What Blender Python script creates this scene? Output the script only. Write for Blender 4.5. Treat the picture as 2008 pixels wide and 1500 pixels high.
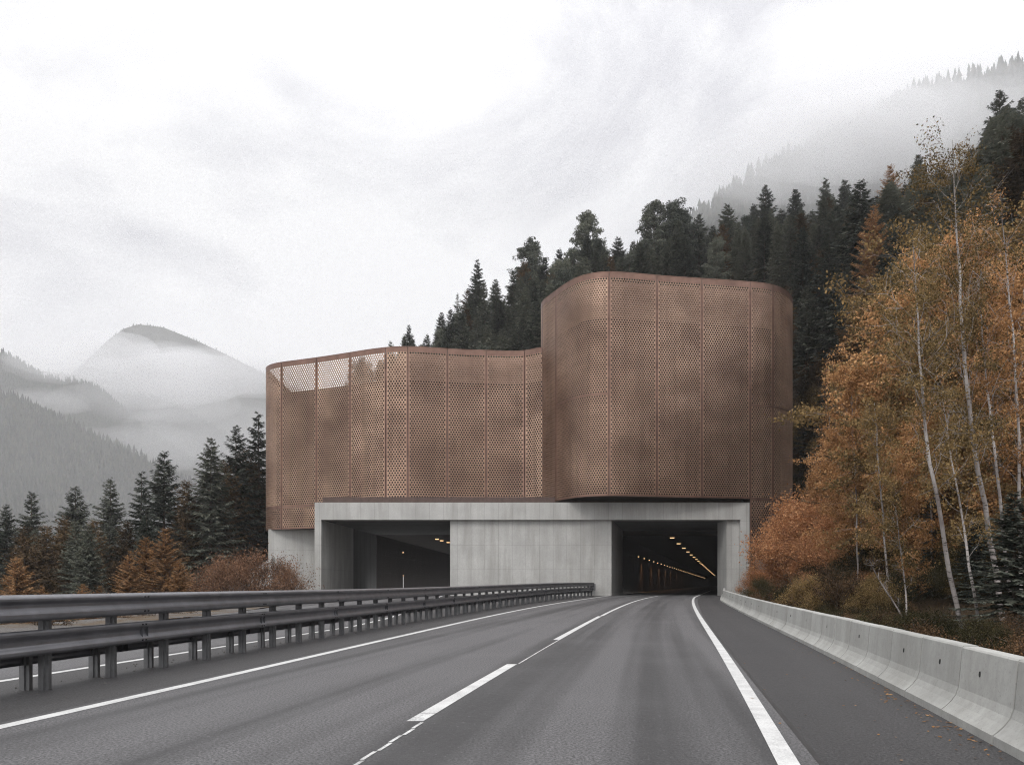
import bpy, math, random
import numpy as np

# ------------------------------------------------------------------ basics
for o in list(bpy.data.objects):
    bpy.data.objects.remove(o)
SC = bpy.context.scene
COL = SC.collection
FPX, CX, HY, CAMZ = 1440.0, 1004.0, 1146.0, 1.6      # focal length / principal column / horizon row of the 2008x1500 photo
rng = np.random.default_rng(7)
random.seed(7)
ORG = {}


def build(name, parts, mat, parent=None, org=None, smooth=False, uv=None):
    """parts = list of (verts Nx3, faces list/array) -> ONE mesh object; vertices in world metres."""
    vs, loops, starts, off, ls = [], [], [], 0, 0
    for V, F in parts:
        V = np.asarray(V, dtype=np.float64).reshape(-1, 3)
        vs.append(V)
        if isinstance(F, np.ndarray):
            k = F.shape[1]
            loops.append((F + off).ravel())
            starts.append(np.arange(F.shape[0]) * k + ls)
            ls += F.size
        else:
            for f in F:
                loops.append(np.asarray(f) + off)
                starts.append(np.array([ls]))
                ls += len(f)
        off += len(V)
    V = np.concatenate(vs)
    L = np.concatenate(loops).astype(np.int32)
    S = np.concatenate(starts).astype(np.int32)
    if org is None:
        org = np.zeros(3) if parent is None else ORG[parent.name]
    org = np.asarray(org, dtype=np.float64)
    V = V - org
    me = bpy.data.meshes.new(name)
    me.vertices.add(len(V)); me.vertices.foreach_set('co', V.astype(np.float32).ravel())
    me.loops.add(len(L)); me.loops.foreach_set('vertex_index', L)
    me.polygons.add(len(S)); me.polygons.foreach_set('loop_start', S)
    if uv is not None:
        U = np.asarray(uv, dtype=np.float32)
        lay = me.uv_layers.new(name='UVMap')
        lay.data.foreach_set('uv', U[L].ravel())
    me.update(calc_edges=True)
    me.validate()
    me.polygons.foreach_set('use_smooth', np.full(len(me.polygons), bool(smooth)))
    ob = bpy.data.objects.new(name, me)
    if mat is not None:
        me.materials.append(mat)
    COL.objects.link(ob)
    if parent is None:
        ob.location = org
    else:
        ob.parent = parent
    ORG[ob.name] = org
    return ob


def tag(o, label=None, cat=None, group=None, kind=None):
    if label: o['label'] = label
    if cat: o['category'] = cat
    if group: o['group'] = group
    if kind: o['kind'] = kind
    return o


def empty(name, loc, label, cat, group=None):
    o = bpy.data.objects.new(name, None)
    o.empty_display_size = .3
    COL.objects.link(o)
    o.location = loc
    ORG[o.name] = np.asarray(loc, dtype=np.float64)
    return tag(o, label, cat, group)


def structure(name, parts, mat, **k):
    o = build(name, parts, mat, **k)
    o['kind'] = 'structure'
    return o


def copy_thing(root):
    c = root.copy(); COL.objects.link(c)
    for ch in root.children:
        d = ch.copy(); COL.objects.link(d); d.parent = c
        for g in ch.children:
            e = g.copy(); COL.objects.link(e); e.parent = d
    return c


# ------------------------------------------------------------------ shape helpers
def box(x0, x1, y0, y1, z0, z1):
    V = [(x0, y0, z0), (x1, y0, z0), (x1, y1, z0), (x0, y1, z0), (x0, y0, z1), (x1, y0, z1), (x1, y1, z1), (x0, y1, z1)]
    F = np.array([(0, 3, 2, 1), (4, 5, 6, 7), (0, 1, 5, 4), (1, 2, 6, 5), (2, 3, 7, 6), (3, 0, 4, 7)])
    return np.array(V, float), F


def prism(poly, z0, z1):
    n = len(poly)
    p = np.array(poly, float)
    V = np.concatenate([np.c_[p, np.full(n, z0)], np.c_[p, np.full(n, z1)]])
    F = [tuple(range(n))[::-1], tuple(range(n, 2 * n))]
    for i in range(n):
        j = (i + 1) % n
        F.append((i, j, n + j, n + i))
    return V, F


def sweep(path, prof, closed=True, caps=True):
    """path Nx3 (level curve), prof Mx2 = (offset to the right of travel, height)."""
    path = np.asarray(path, float); prof = np.asarray(prof, float)
    t = np.gradient(path, axis=0)
    t[:, 2] = 0
    t /= np.linalg.norm(t, axis=1)[:, None]
    r = np.c_[t[:, 1], -t[:, 0], np.zeros(len(t))]
    n, m = len(path), len(prof)
    V = path[:, None, :] + r[:, None, :] * prof[None, :, 0:1]
    V[:, :, 2] += prof[None, :, 1]
    V = V.reshape(-1, 3)
    F = []
    mm = m if closed else m - 1
    for i in range(n - 1):
        for j in range(mm):
            k = (j + 1) % m
            F.append((i * m + j, i * m + k, (i + 1) * m + k, (i + 1) * m + j))
    F = [tuple(f) for f in F]
    if caps and closed:
        F.append(tuple(range(m))[::-1]); F.append(tuple(range((n - 1) * m, n * m)))
    return V, F


def tube(P, R, seg=6):
    P = np.asarray(P, float); R = np.asarray(R, float)
    n = len(P)
    t = np.gradient(P, axis=0) if n > 2 else np.repeat((P[1] - P[0])[None], n, 0)
    t = t / (np.linalg.norm(t, axis=1)[:, None] + 1e-9)
    ref = np.where(np.abs(t[:, 2:3]) > .9, np.array([[1., 0, 0]]), np.array([[0, 0, 1.]]))
    a = np.cross(t, ref); a /= np.linalg.norm(a, axis=1)[:, None] + 1e-9
    b = np.cross(t, a)
    th = np.arange(seg) * 2 * math.pi / seg
    V = P[:, None, :] + R[:, None, None] * (a[:, None, :] * np.cos(th)[None, :, None] + b[:, None, :] * np.sin(th)[None, :, None])
    i, j = np.meshgrid(np.arange(n - 1), np.arange(seg), indexing='ij')
    k = (j + 1) % seg
    F = np.stack([i * seg + j, i * seg + k, (i + 1) * seg + k, (i + 1) * seg + j], -1).reshape(-1, 4)
    return V.reshape(-1, 3), F


def sph_dirs(n, r):
    d = r.normal(size=(n, 3))
    return d / np.linalg.norm(d, axis=1)[:, None]


def leaf_quads(C, size, r, droop=.0, aspect=.62):
    """rhombic leaves at centres C, random orientation."""
    n = len(C)
    a = sph_dirs(n, r); a[:, 2] -= droop
    a /= np.linalg.norm(a, axis=1)[:, None]
    b = np.cross(a, sph_dirs(n, r)); b /= np.linalg.norm(b, axis=1)[:, None] + 1e-9
    s = (size * r.uniform(.6, 1.3, n))[:, None]
    V = np.stack([C - a * s * .5, C + b * s * .5 * aspect, C + a * s * .5, C - b * s * .5 * aspect], 1).reshape(-1, 3)
    F = np.arange(4 * n).reshape(n, 4)
    return V, F


# ------------------------------------------------------------------ materials
class NT:
    def __init__(s, name):
        s.m = bpy.data.materials.new(name); s.m.use_nodes = True
        s.t = s.m.node_tree; s.t.nodes.clear()
        s.out = s.n('ShaderNodeOutputMaterial')

    def n(s, typ, **k):
        x = s.t.nodes.new(typ)
        for a, v in k.items():
            if a.startswith('_'):
                x.inputs[a[1:].replace('_', ' ')].default_value = v
            else:
                setattr(x, a, v)
        return x

    def l(s, a, b):
        s.t.links.new(a, b)

    def coord(s, kind='Object', scale=(1, 1, 1)):
        c = s.n('ShaderNodeTexCoord'); mp = s.n('ShaderNodeMapping')
        mp.inputs['Scale'].default_value = scale
        if kind == 'World':
            g = s.n('ShaderNodeNewGeometry'); s.l(g.outputs['Position'], mp.inputs['Vector'])
        else:
            s.l(c.outputs[kind], mp.inputs['Vector'])
        return mp.outputs['Vector']

    def noise(s, vec, scale, detail=4, rough=.55, dist=0):
        x = s.n('ShaderNodeTexNoise'); x.inputs['Scale'].default_value = scale
        x.inputs['Detail'].default_value = detail; x.inputs['Roughness'].default_value = rough
        x.inputs['Distortion'].default_value = dist
        if vec is not None: s.l(vec, x.inputs['Vector'])
        return x.outputs['Fac']

    def ramp(s, fac, stops, interp='LINEAR'):
        x = s.n('ShaderNodeValToRGB'); x.color_ramp.interpolation = interp
        e = x.color_ramp.elements
        while len(e) < len(stops): e.new(.5)
        for k, (p, c) in enumerate(stops):
            e[k].position = p
            e[k].color = (c, c, c, 1) if not hasattr(c, '__len__') else (*c, 1)
        s.l(fac, x.inputs['Fac'])
        return x.outputs['Color']

    def mix(s, fac, a, b, mode='MIX'):
        x = s.n('ShaderNodeMix', data_type='RGBA', blend_type=mode)
        for i, v in ((0, fac), (6, a), (7, b)):
            if hasattr(v, 'is_linked') or hasattr(v, 'links'):
                s.l(v, x.inputs[i])
            else:
                x.inputs[i].default_value = v if i == 0 else (*v, 1)
        return x.outputs[2]

    def math(s, op, a, b=None):
        x = s.n('ShaderNodeMath', operation=op)
        for i, v in ((0, a), (1, b)):
            if v is None: continue
            if hasattr(v, 'links'): s.l(v, x.inputs[i])
            else: x.inputs[i].default_value = v
        return x.outputs[0]

    def bump(s, h, strength, dist=.02, normal=None):
        x = s.n('ShaderNodeBump'); x.inputs['Strength'].default_value = strength
        x.inputs['Distance'].default_value = dist
        s.l(h, x.inputs['Height'])
        if normal is not None: s.l(normal, x.inputs['Normal'])
        return x.outputs['Normal']

    def principled(s, color, rough=.8, metallic=0, normal=None, spec=.5):
        x = s.n('ShaderNodeBsdfPrincipled')
        for nme, v in (('Base Color', color), ('Roughness', rough), ('Metallic', metallic), ('Specular IOR Level', spec)):
            if hasattr(v, 'links'): s.l(v, x.inputs[nme])
            else: x.inputs[nme].default_value = (*v, 1) if hasattr(v, '__len__') else v
        if normal is not None: s.l(normal, x.inputs['Normal'])
        s.l(x.outputs[0], s.out.inputs['Surface'])
        return x


def concrete_mat(name, base=(.445, .440, .422), joint=1.5, joint_z=2.6, axis='x', scale=1.0):
    m = NT(name)
    w = m.coord('World')
    big = m.noise(w, .35 * scale, 5, .6)
    fine = m.noise(w, 9, 6, .65)
    st = m.noise(m.coord('World', (.8, .8, .09)), 1.4, 5, .65)
    pores = m.ramp(m.noise(w, 38, 2, .5), [(.62, 0), (.70, 1)])
    c = m.mix(m.ramp(big, [(.3, 0), (.7, 1)]), tuple(v * .80 for v in base), tuple(v * 1.10 for v in base))
    c = m.mix(m.ramp(st, [(.42, 0), (.70, .62)]), c, tuple(v * .55 for v in (base[0] * 1.02, base[1], base[2] * .95)))
    c = m.mix(m.ramp(fine, [(.35, .35), (.6, 0)]), c, tuple(v * .6 for v in base))
    c = m.mix(m.math('MULTIPLY', pores, .35), c, tuple(v * .35 for v in base))
    nrm = m.bump(fine, .25, .02)
    if joint:
        sp = m.n('ShaderNodeSeparateXYZ'); m.l(w, sp.inputs[0])
        src = sp.outputs['X'] if axis == 'x' else sp.outputs['Y']
        fx = m.math('FRACT', m.math('DIVIDE', src, joint))
        jx = m.math('LESS_THAN', fx, .028)
        fz = m.math('FRACT', m.math('DIVIDE', m.math('ADD', sp.outputs['Z'], 1.9), joint_z))
        jz = m.math('LESS_THAN', fz, .010)
        j = m.math('MAXIMUM', jx, jz)
        # board-to-board tone difference
        cell = m.n('ShaderNodeTexWhiteNoise', noise_dimensions='1D')
        m.l(m.math('FLOOR', m.math('DIVIDE', src, joint)), cell.inputs['W'])
        c = m.mix(m.math('MULTIPLY', cell.outputs['Value'], .22), c, tuple(v * .62 for v in base))
        c = m.mix(m.math('MULTIPLY', j, .48), c, tuple(v * .42 for v in base))
        nrm = m.bump(m.math('SUBTRACT', 1., j), .5, .02, nrm)
    if not joint:
        oi = m.n('ShaderNodeObjectInfo')
        c = m.mix(m.math('MULTIPLY', oi.outputs['Random'], .30), c, tuple(v * .55 for v in base))
    m.principled(c, .88, 0, nrm, .3)
    return m.m


def simple_mat(name, color, rough=.8, metallic=0, var=.25, scale=3, spec=.4, bump=.0, per_object=0):
    m = NT(name)
    w = m.coord('World')
    f = m.noise(w, scale, 5, .6)
    c = m.mix(m.ramp(f, [(.3, 0), (.7, 1)]), tuple(v * (1 - var) for v in color), tuple(min(1, v * (1 + var)) for v in color))
    if per_object:
        oi = m.n('ShaderNodeObjectInfo')
        c = m.mix(m.math('MULTIPLY', oi.outputs['Random'], per_object), c, tuple(v * .55 for v in color))
    nrm = m.bump(f, bump, .03) if bump else None
    m.principled(c, rough, metallic, nrm, spec)
    return m.m


def leaf_mat(name, cols, trans=.25, clump=.5, obj_var=.5):
    """cols: dark, mid, light; a colour per leaf, clumps by noise, a shift per tree."""
    m = NT(name)
    g = m.n('ShaderNodeNewGeometry'); oi = m.n('ShaderNodeObjectInfo')
    f = m.noise(m.coord('World'), clump, 3, .6)
    k = m.math('ADD', m.math('MULTIPLY', g.outputs['Random Per Island'], .55),
               m.math('ADD', m.math('MULTIPLY', f, .55), m.math('MULTIPLY', m.math('SUBTRACT', oi.outputs['Random'], .5), obj_var)))
    c = m.ramp(k, [(.18, cols[0]), (.52, cols[1]), (.9, cols[2])])
    d = m.n('ShaderNodeBsdfDiffuse'); t = m.n('ShaderNodeBsdfTranslucent'); x = m.n('ShaderNodeMixShader')
    m.l(c, d.inputs['Color']); m.l(c, t.inputs['Color'])
    x.inputs[0].default_value = trans
    m.l(d.outputs[0], x.inputs[1]); m.l(t.outputs[0], x.inputs[2]); m.l(x.outputs[0], m.out.inputs['Surface'])
    return m.m


def asphalt_mat(name, base, streak=.35, grain=1.0):
    m = NT(name)
    uv = m.coord('UV'); w = m.coord('World')
    g1 = m.noise(w, 34, 4, .8); g2 = m.noise(w, 9, 4, .6)
    s1 = m.noise(m.coord('UV', (1.0, .018, 1)), .85, 3, .5)
    blot = m.noise(w, .28, 4, .6)
    c = m.mix(m.ramp(g1, [(.38, 0), (.62, 1)]), tuple(v * max(.15, 1 - .60 * grain) for v in base), tuple(v * (1 + .75 * grain) for v in base))
    c = m.mix(m.ramp(g2, [(.35, .25), (.6, 0)]), c, tuple(v * .55 for v in base))
    c = m.mix(m.ramp(s1, [(.40, streak), (.56, 0)]), c, tuple(v * .42 for v in base))
    c = m.mix(m.ramp(blot, [(.45, 0), (.75, .22)]), c, tuple(v * 1.6 for v in base))
    chip = m.ramp(m.noise(w, 22, 2, .5), [(.66, 0), (.72, 1)])
    c = m.mix(m.math('MULTIPLY', chip, .35), c, tuple(min(1, v * 2.6) for v in base))
    voro = m.n('ShaderNodeTexVoronoi', feature='DISTANCE_TO_EDGE'); voro.inputs['Scale'].default_value = .22
    dv = m.n('ShaderNodeMixRGB'); dv.inputs[0].default_value = .35
    m.l(w, dv.inputs[1]);
    nz = m.n('ShaderNodeTexNoise'); nz.inputs['Scale'].default_value = 1.3; m.l(w, nz.inputs['Vector'])
    m.l(nz.outputs['Color'], dv.inputs[2]); m.l(dv.outputs[0], voro.inputs['Vector'])
    nrm = m.bump(g1, .45, .012)
    m.principled(c, m.math('ADD', m.math('MULTIPLY', g2, .25), .55), 0, nrm, .35)
    return m.m


def paint_mat(name, col=(.60, .60, .59), wear=.5):
    m = NT(name)
    w = m.coord('World')
    a = m.noise(w, 45, 4, .7); b = m.noise(w, 2.2, 4, .6)
    k = m.math('ADD', m.math('MULTIPLY', a, .6), m.math('MULTIPLY', b, .4))
    c = m.mix(m.ramp(k, [(.40, wear), (.56, 0)]), col, (.2, .2, .2))
    m.principled(c, .6, 0, m.bump(a, .2, .01), .4)
    return m.m


def bronze_mat(name, lo=(.225, .138, .098), hi=(.52, .352, .250), metallic=.55, rough=.40):
    m = NT(name)
    w = m.coord('World')
    oi = m.n('ShaderNodeObjectInfo')      # every sheet has its own tone and dents
    sh = m.n('ShaderNodeVectorMath', operation='ADD'); m.l(m.coord('World', (1, 1, 1.3)), sh.inputs[0])
    cb = m.n('ShaderNodeCombineXYZ')
    for q in range(3): m.l(m.math('MULTIPLY', oi.outputs['Random'], 9.), cb.inputs[q])
    m.l(cb.outputs[0], sh.inputs[1])
    wav = m.noise(sh.outputs[0], .15, 1, .4, .3)
    blo = m.noise(sh.outputs[0], .20, 3, .5, .3)
    run = m.noise(m.coord('World', (1.5, 1.5, .08)), 1.2, 4, .6)
    fin = m.noise(w, 2.2, 5, .65)
    c = m.mix(m.ramp(blo, [(.30, 0), (.66, 1)]), lo, hi)
    c = m.mix(m.ramp(fin, [(.35, .3), (.65, 0)]), c, tuple(v * .62 for v in lo))
    c = m.mix(m.ramp(run, [(.46, 0), (.75, .45)]), c, tuple(v * .55 for v in lo))
    c = m.mix(m.math('MULTIPLY', oi.outputs['Random'], .58), c, tuple(v * .80 for v in lo))
    nrm = m.bump(wav, 1.0, .45)
    m.principled(c, m.math('ADD', m.math('MULTIPLY', fin, .2), rough - .1), metallic, nrm, .5)
    return m.m


def bark_birch():
    m = NT('birch_bark')
    a = m.noise(m.coord('World', (2.2, 2.2, 9)), 1.7, 3, .6)
    b = m.noise(m.coord('World', (1, 1, .35)), 1.1, 4, .6)
    c = m.mix(m.ramp(b, [(.35, 0), (.65, 1)]), (.16, .138, .13), (.42, .39, .37))
    c = m.mix(m.ramp(a, [(.57, 0), (.66, .9)]), c, (.035, .028, .025))
    m.principled(c, .8, 0, None, .2)
    return m.m


M = {}
M['concrete'] = concrete_mat('board_marked_concrete')
M['concrete_barrier'] = concrete_mat('barrier_concrete', (.41, .41, .39), joint=0)
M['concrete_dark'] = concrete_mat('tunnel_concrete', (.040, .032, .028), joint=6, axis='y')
M['concrete_shaded'] = concrete_mat('shaded_concrete', (.15, .148, .145), joint=1.5, axis='y')  # same concrete, with the shade inside the openings put into its colour
M['asphalt'] = asphalt_mat('road_asphalt', (.092, .090, .092), .85, 1.3)
M['asphalt_dark'] = asphalt_mat('shoulder_asphalt', (.046, .0445, .0455), .3, 1.1)
M['median'] = asphalt_mat('median_asphalt', (.052, .050, .0505), .5, 1.1)
M['paint'] = paint_mat('white_road_paint', wear=.5)
M['paint_thin'] = paint_mat('thin_seam_paint', (.62, .62, .61), .9)
M['seam'] = simple_mat('bitumen_seam', (.030, .029, .029), .55)
M['steel'] = simple_mat('weathered_galvanised_steel', (.205, .205, .218), .40, .75, .16, 2.5)
M['steel_post'] = simple_mat('dull_galvanised_steel', (.13, .13, .133), .5, .6, .3, 3)
M['bolt'] = simple_mat('dark_bolt_steel', (.03, .03, .03), .6, .3)
M['bronze'] = bronze_mat('perforated_bronze_sheet')
M['bronze_frame'] = simple_mat('bronze_trim', (.17, .100, .076), .42, .6, .25, .8)
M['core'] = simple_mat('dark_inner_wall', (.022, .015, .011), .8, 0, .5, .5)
M['liner'] = simple_mat('copper_inner_screen', (.20, .128, .098), .6, .2, .3, .35)
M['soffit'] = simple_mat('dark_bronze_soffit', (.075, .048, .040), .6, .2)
M['dark'] = simple_mat('dark_socket', (.02, .02, .02), .9)
M['bark'] = simple_mat('conifer_bark', (.085, .064, .050), .9, 0, .4, 4)
M['bark_birch'] = bark_birch()
M['spruce'] = leaf_mat('spruce_needles', [(.037, .044, .038), (.088, .097, .080), (.170, .174, .134)], .15, .25, .5)
M['spruce_brown'] = leaf_mat('browned_needles', [(.040, .030, .019), (.098, .069, .042), (.185, .125, .070)], .15, .3, .5)
M['larch'] = leaf_mat('autumn_larch_needles', [(.13, .070, .034), (.29, .160, .075), (.46, .285, .150)], .2, .5, .35)
M['gold'] = leaf_mat('golden_leaves', [(.110, .060, .027), (.360, .188, .080), (.62, .370, .180)], .3, .45, .4)
M['rust'] = leaf_mat('rust_leaves', [(.17, .076, .036), (.42, .200, .095), (.66, .370, .190)], .35, .6, .3)
M['olive'] = leaf_mat('olive_brown_leaves', [(.045, .036, .017), (.155, .108, .050), (.36, .245, .110)], .3, .45, .4)
M['brush'] = leaf_mat('dry_brush', [(.030, .021, .014), (.080, .051, .030), (.175, .104, .058)], .2, .8, .5)
M['reddish'] = leaf_mat('reddish_brush', [(.080, .046, .031), (.185, .104, .066), (.35, .205, .125)], .2, .8, .3)
M['farwood'] = leaf_mat('far_spruce', [(.018, .024, .020), (.036, .043, .034), (.070, .070, .050)], .0, .02, 0)


# ------------------------------------------------------------------ road geometry
def zr(Y):
    t = np.clip((np.asarray(Y, float) - 22) / 58, 0, 1)
    return .38 * t * t * (3 - 2 * t)


def gp(px, py):
    """point of the road surface seen at a photo pixel."""
    Y = FPX * CAMZ / (py - HY)
    for _ in range(60):
        Y = .5 * Y + .5 * FPX * (CAMZ - float(zr(Y))) / (py - HY)
    return (px - CX) * Y / FPX, Y


def curve(pts, tail=.27, deg=3):
    P = np.array([gp(*p) for p in pts])
    c = np.polyfit(P[:, 1], P[:, 0], deg)
    y0, y1 = P[:, 1].min(), P[:, 1].max()
    d = np.polyder(c)

    def f(Y):
        Y = np.asarray(Y, float)
        Yc = np.clip(Y, y0, y1)
        s = np.where(Y > y1, tail, np.polyval(d, y0))
        return np.polyval(c, Yc) + (Y - Yc) * s
    return f


XL = curve([(0, 1428), (366, 1340), (700, 1267), (949, 1211), (1053, 1189), (1130, 1177), (1189, 1168.5)], .27, 4)
XC = curve([(695, 1500), (820, 1414), (1015, 1302), (1095, 1254), (1180, 1207), (1258, 1175), (1290, 1168.5)], .28)
XR = curve([(1547, 1500), (1497, 1410), (1452, 1333), (1406, 1262), (1376, 1215), (1360, 1185), (1362, 1171)], .29)
XS = curve([(1606, 1488), (1543, 1407), (1497.5, 1361), (1452, 1311.6), (1406, 1241), (1372, 1192), (1369, 1175)], .29)
XB = curve([(2005, 1491), (1822, 1393), (1709, 1333), (1556, 1252), (1455, 1202), (1412, 1177)], .29)
XF = curve([(106, 1352), (234, 1327), (340, 1305.7), (428, 1289), (544, 1269), (666, 1246), (767, 1228), (851, 1215), (983, 1191), (1085, 1176.5), (1172, 1167.8)], .29, 4)


def XO(Y):      # right edge line of the other carriageway
    return np.interp(Y, [-10, 6, 12, 18, 28, 34, 45, 60, 80, 104, 400], [-11, -9.3, -8.5, -7.6, -6.05, -5.75, -5.8, -6.6, -7.6, -6.0, 13.8])


YS = np.concatenate([np.arange(-12, 30, .75), np.arange(30, 110, 1.5), np.arange(110, 700, 12.)])


def strip(fa, fb, ys, n=2, dz=0.0, uref=None):
    ys = np.asarray(ys, float)
    a, b = fa(ys), fb(ys)
    k = np.linspace(0, 1, n)
    X = a[:, None] + (b - a)[:, None] * k[None]
    Y = np.repeat(ys[:, None], n, 1)
    V = np.stack([X, Y, zr(Y) + dz], -1).reshape(-1, 3)
    i, j = np.meshgrid(np.arange(len(ys) - 1), np.arange(n - 1), indexing='ij')
    F = np.stack([i * n + j, i * n + j + 1, (i + 1) * n + j + 1, (i + 1) * n + j], -1).reshape(-1, 4)
    u = (X - uref(ys)[:, None]) if uref is not None else X - a[:, None]
    return V, F, np.c_[u.ravel(), Y.ravel()]


def off(f, d):
    return lambda y: f(y) + d


V, F, U = strip(off(XL, -.25), XS, YS, 10, 0, XC); structure('road', [(V, F)], M['asphalt'], uv=U)
V, F, U = strip(XS, off(XB, .55), YS[YS < 82], 4, 0, XR); structure('road_shoulder', [(V, F)], M['asphalt_dark'], uv=U)
V, F, U = strip(XS, off(XB, 2.6), YS[YS > 80.5], 4, 0, XR); structure('road_shoulder', [(V, F)], M['asphalt_dark'], uv=U)
V, F, U = strip(off(XO, -9.5), off(XO, .05), YS[YS < 250], 6, 0, XO); structure('road', [(V, F)], M['asphalt'], uv=U)
YM = YS[(YS < 82)]
V, F, U = strip(off(XO, .05), off(XL, -.25), YM, 5, 0, XL); structure('median', [(V, F)], M['median'], uv=U)


def marking(fa, w, ys, mat, dz=.005, name='road_marking'):
    V, F, U = strip(off(fa, -w / 2), off(fa, w / 2), ys, 2, dz)
    return structure(name, [(V, F)], mat, uv=U)


marking(XL, .20, YS[YS < 160], M['paint'])
marking(XR, .20, YS[YS < 160], M['paint'])
marking(XO, .18, YS[YS < 150], M['paint'])
marking(off(XS, 0), .05, YS[YS < 82], M['seam'], .004, 'road_seam')
yd = [gp(820, 1414)[1], gp(1015, 1302)[1]]
marking(off(XC, -.09), .20, np.linspace(yd[0] + .55, yd[1], 9), M['paint'])
marking(off(XC, -.09), .20, np.linspace(yd[0], yd[0] + .53, 3), M['paint_thin'])
marking(off(XC, -.05), .20, np.linspace(gp(1095, 1254)[1], gp(1178, 1208)[1], 9), M['paint'])
marking(off(XC, .0), .17, np.linspace(gp(1180, 1207)[1], 78, 20), M['paint'])
marking(off(XC, .03), .035, np.linspace(yd[1] + .1, gp(1180, 1207)[1], 20), M['paint_thin'], .005)
k = 0
yy = 3.0
while yy < yd[0] - .2:
    marking(off(XC, .02 + .02 * (k % 2)), .04, np.linspace(yy, yy + .34, 3), M['paint_thin'], .005)
    yy += .37; k += 1


# ------------------------------------------------------------------ terrain
def softplus(x, k):
    return k * np.log1p(np.exp(np.clip(x / k, -40, 40)))


def noise2(x, y, seed=0, octs=4, base=.03):
    r = np.random.default_rng(seed)
    out = np.zeros_like(np.asarray(x, float)); amp = 1.
    f = base
    for _ in range(octs):
        for _ in range(3):
            a = r.uniform(0, 2 * math.pi); ph = r.uniform(0, 6.28)
            out += amp * np.sin(f * (x * math.cos(a) + y * math.sin(a)) * r.uniform(.8, 1.25) * 2 * math.pi + ph) / 3
        f *= 2.1; amp *= .5
    return out


def smooth01(t):
    t = np.clip(t, 0, 1)
    return t * t * (3 - 2 * t)


def hill(X, Y):
    s = .75 * np.minimum(X, 20) + .55 * np.maximum(X - 20, 0) + .66 * Y
    h = softplus(s - 56, 8)
    h = np.where(h > 56, 56 + 6 * np.tanh((h - 56) / 40.) - .10 * np.maximum(h - 110, 0), h)
    h = h * (1 - .9 * smooth01((-X - 38) / 70) * smooth01((Y - 150) / 110))
    return np.maximum(h, -20)


def ground(X, Y):
    X = np.asarray(X, float); Y = np.asarray(Y, float)
    Yc = np.clip(Y, -12, 110)
    xr = XB(Yc) + .65; xl = XO(Yc) - 10.2
    eR = np.maximum(X - xr, 0); eL = np.maximum(xl - X, 0)
    inside = (X <= xr) & (X >= xl)
    z = zr(Yc) - .04 + hill(X, Y) * np.maximum(smooth01(np.maximum(eR, eL) / 26), smooth01((Y - 84) / 24) * smooth01((X - 31) / 5))
    z = z - .30 * np.clip(eR, 0, 1) + .34 * np.clip(eR - 8, 0, 18)
    z = z - 6.5 * (1 - np.exp(-eL / 16.)) * np.clip(1 - (hill(X, Y) / 25), 0, 1) - .08 * np.maximum(eL - 25, 0) * np.clip(1 - hill(X, Y) / 20, 0, 1)
    z = z + (.35 * noise2(X, Y, 3, 3, .05) * np.clip(np.maximum(eL, eR) / 5, 0, 1)) + 2.2 * noise2(X, Y, 5, 3, .012) * np.clip((np.maximum(eL, eR) - 12) / 25, 0, 1)
    # flat pad of the portal, then the mountain it is cut into
    pad = (X > -31.5) & (X < 31.0) & (Y > 78) & (Y < 99)
    z = np.where(pad, zr(Yc) - .06, z)
    back = (Y >= 99) & (Y < 230) & (X > -31.5) & (X < 33)
    z = np.where(back, np.maximum(softplus(.75 * X + .66 * Y - 56, 8) * np.clip((Y - 90) / 20, 0, 1) * 0 + hill(X, Y), 13 + np.minimum(Y - 99, 60) * .4), z)
    return np.maximum(z, -45)


def axis_coords(lo, hi, fine_lo, fine_hi, step):
    f = np.arange(fine_lo, fine_hi + .01, step)
    a, st, x = [], step, fine_lo
    while x > lo:
        st *= 1.25; x -= st; a.append(x)
    b, st, x = [], step, fine_hi
    while x < hi:
        st *= 1.25; x += st; b.append(x)
    return np.concatenate([a[::-1], f, b])


gx = axis_coords(-3600, 2600, -90, 90, 1.5); gy = axis_coords(-60, 4700, -20, 190, 1.5)
GX, GY = np.meshgrid(gx, gy)
GZ = ground(GX, GY)
nx = len(gx)
Vg = np.stack([GX, GY, GZ], -1).reshape(-1, 3)
i, j = np.meshgrid(np.arange(len(gy) - 1), np.arange(nx - 1), indexing='ij')
Fg = np.stack([i * nx + j, i * nx + j + 1, (i + 1) * nx + j + 1, (i + 1) * nx + j], -1).reshape(-1, 4)
fc = Vg[Fg].mean(1); fmin = Vg[Fg][:, :, 2].min(1); fmax = Vg[Fg][:, :, 2].max(1)
cut = (fc[:, 1] > 80) & (fc[:, 1] < 101) & (fc[:, 0] > -24) & (fc[:, 0] < 33) & (fmax > .8) & (fmin < 12.5)
Fg = Fg[~cut]

gm = NT('forest_floor')
w = gm.coord('World')
c = gm.mix(gm.ramp(gm.noise(w, .35, 5, .6), [(.35, 0), (.65, 1)]), (.022, .018, .012), (.055, .038, .022))
c = gm.mix(gm.ramp(gm.noise(w, 5, 5, .7), [(.45, 0), (.65, .7)]), c, (.10, .066, .040))
nn = gm.n('ShaderNodeNewGeometry'); sp = gm.n('ShaderNodeSeparateXYZ'); gm.l(nn.outputs['Normal'], sp.inputs[0])
c = gm.mix(gm.ramp(sp.outputs['Z'], [(.55, .8), (.68, 0)]), c, (.050, .045, .041))
# pale gravel on the verge
gm.principled(c, .95, 0, gm.bump(gm.noise(w, 1.3, 8, .75), 1.0, .5), .1)
structure('ground', [(Vg, Fg)], gm.m, smooth=True)

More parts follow.
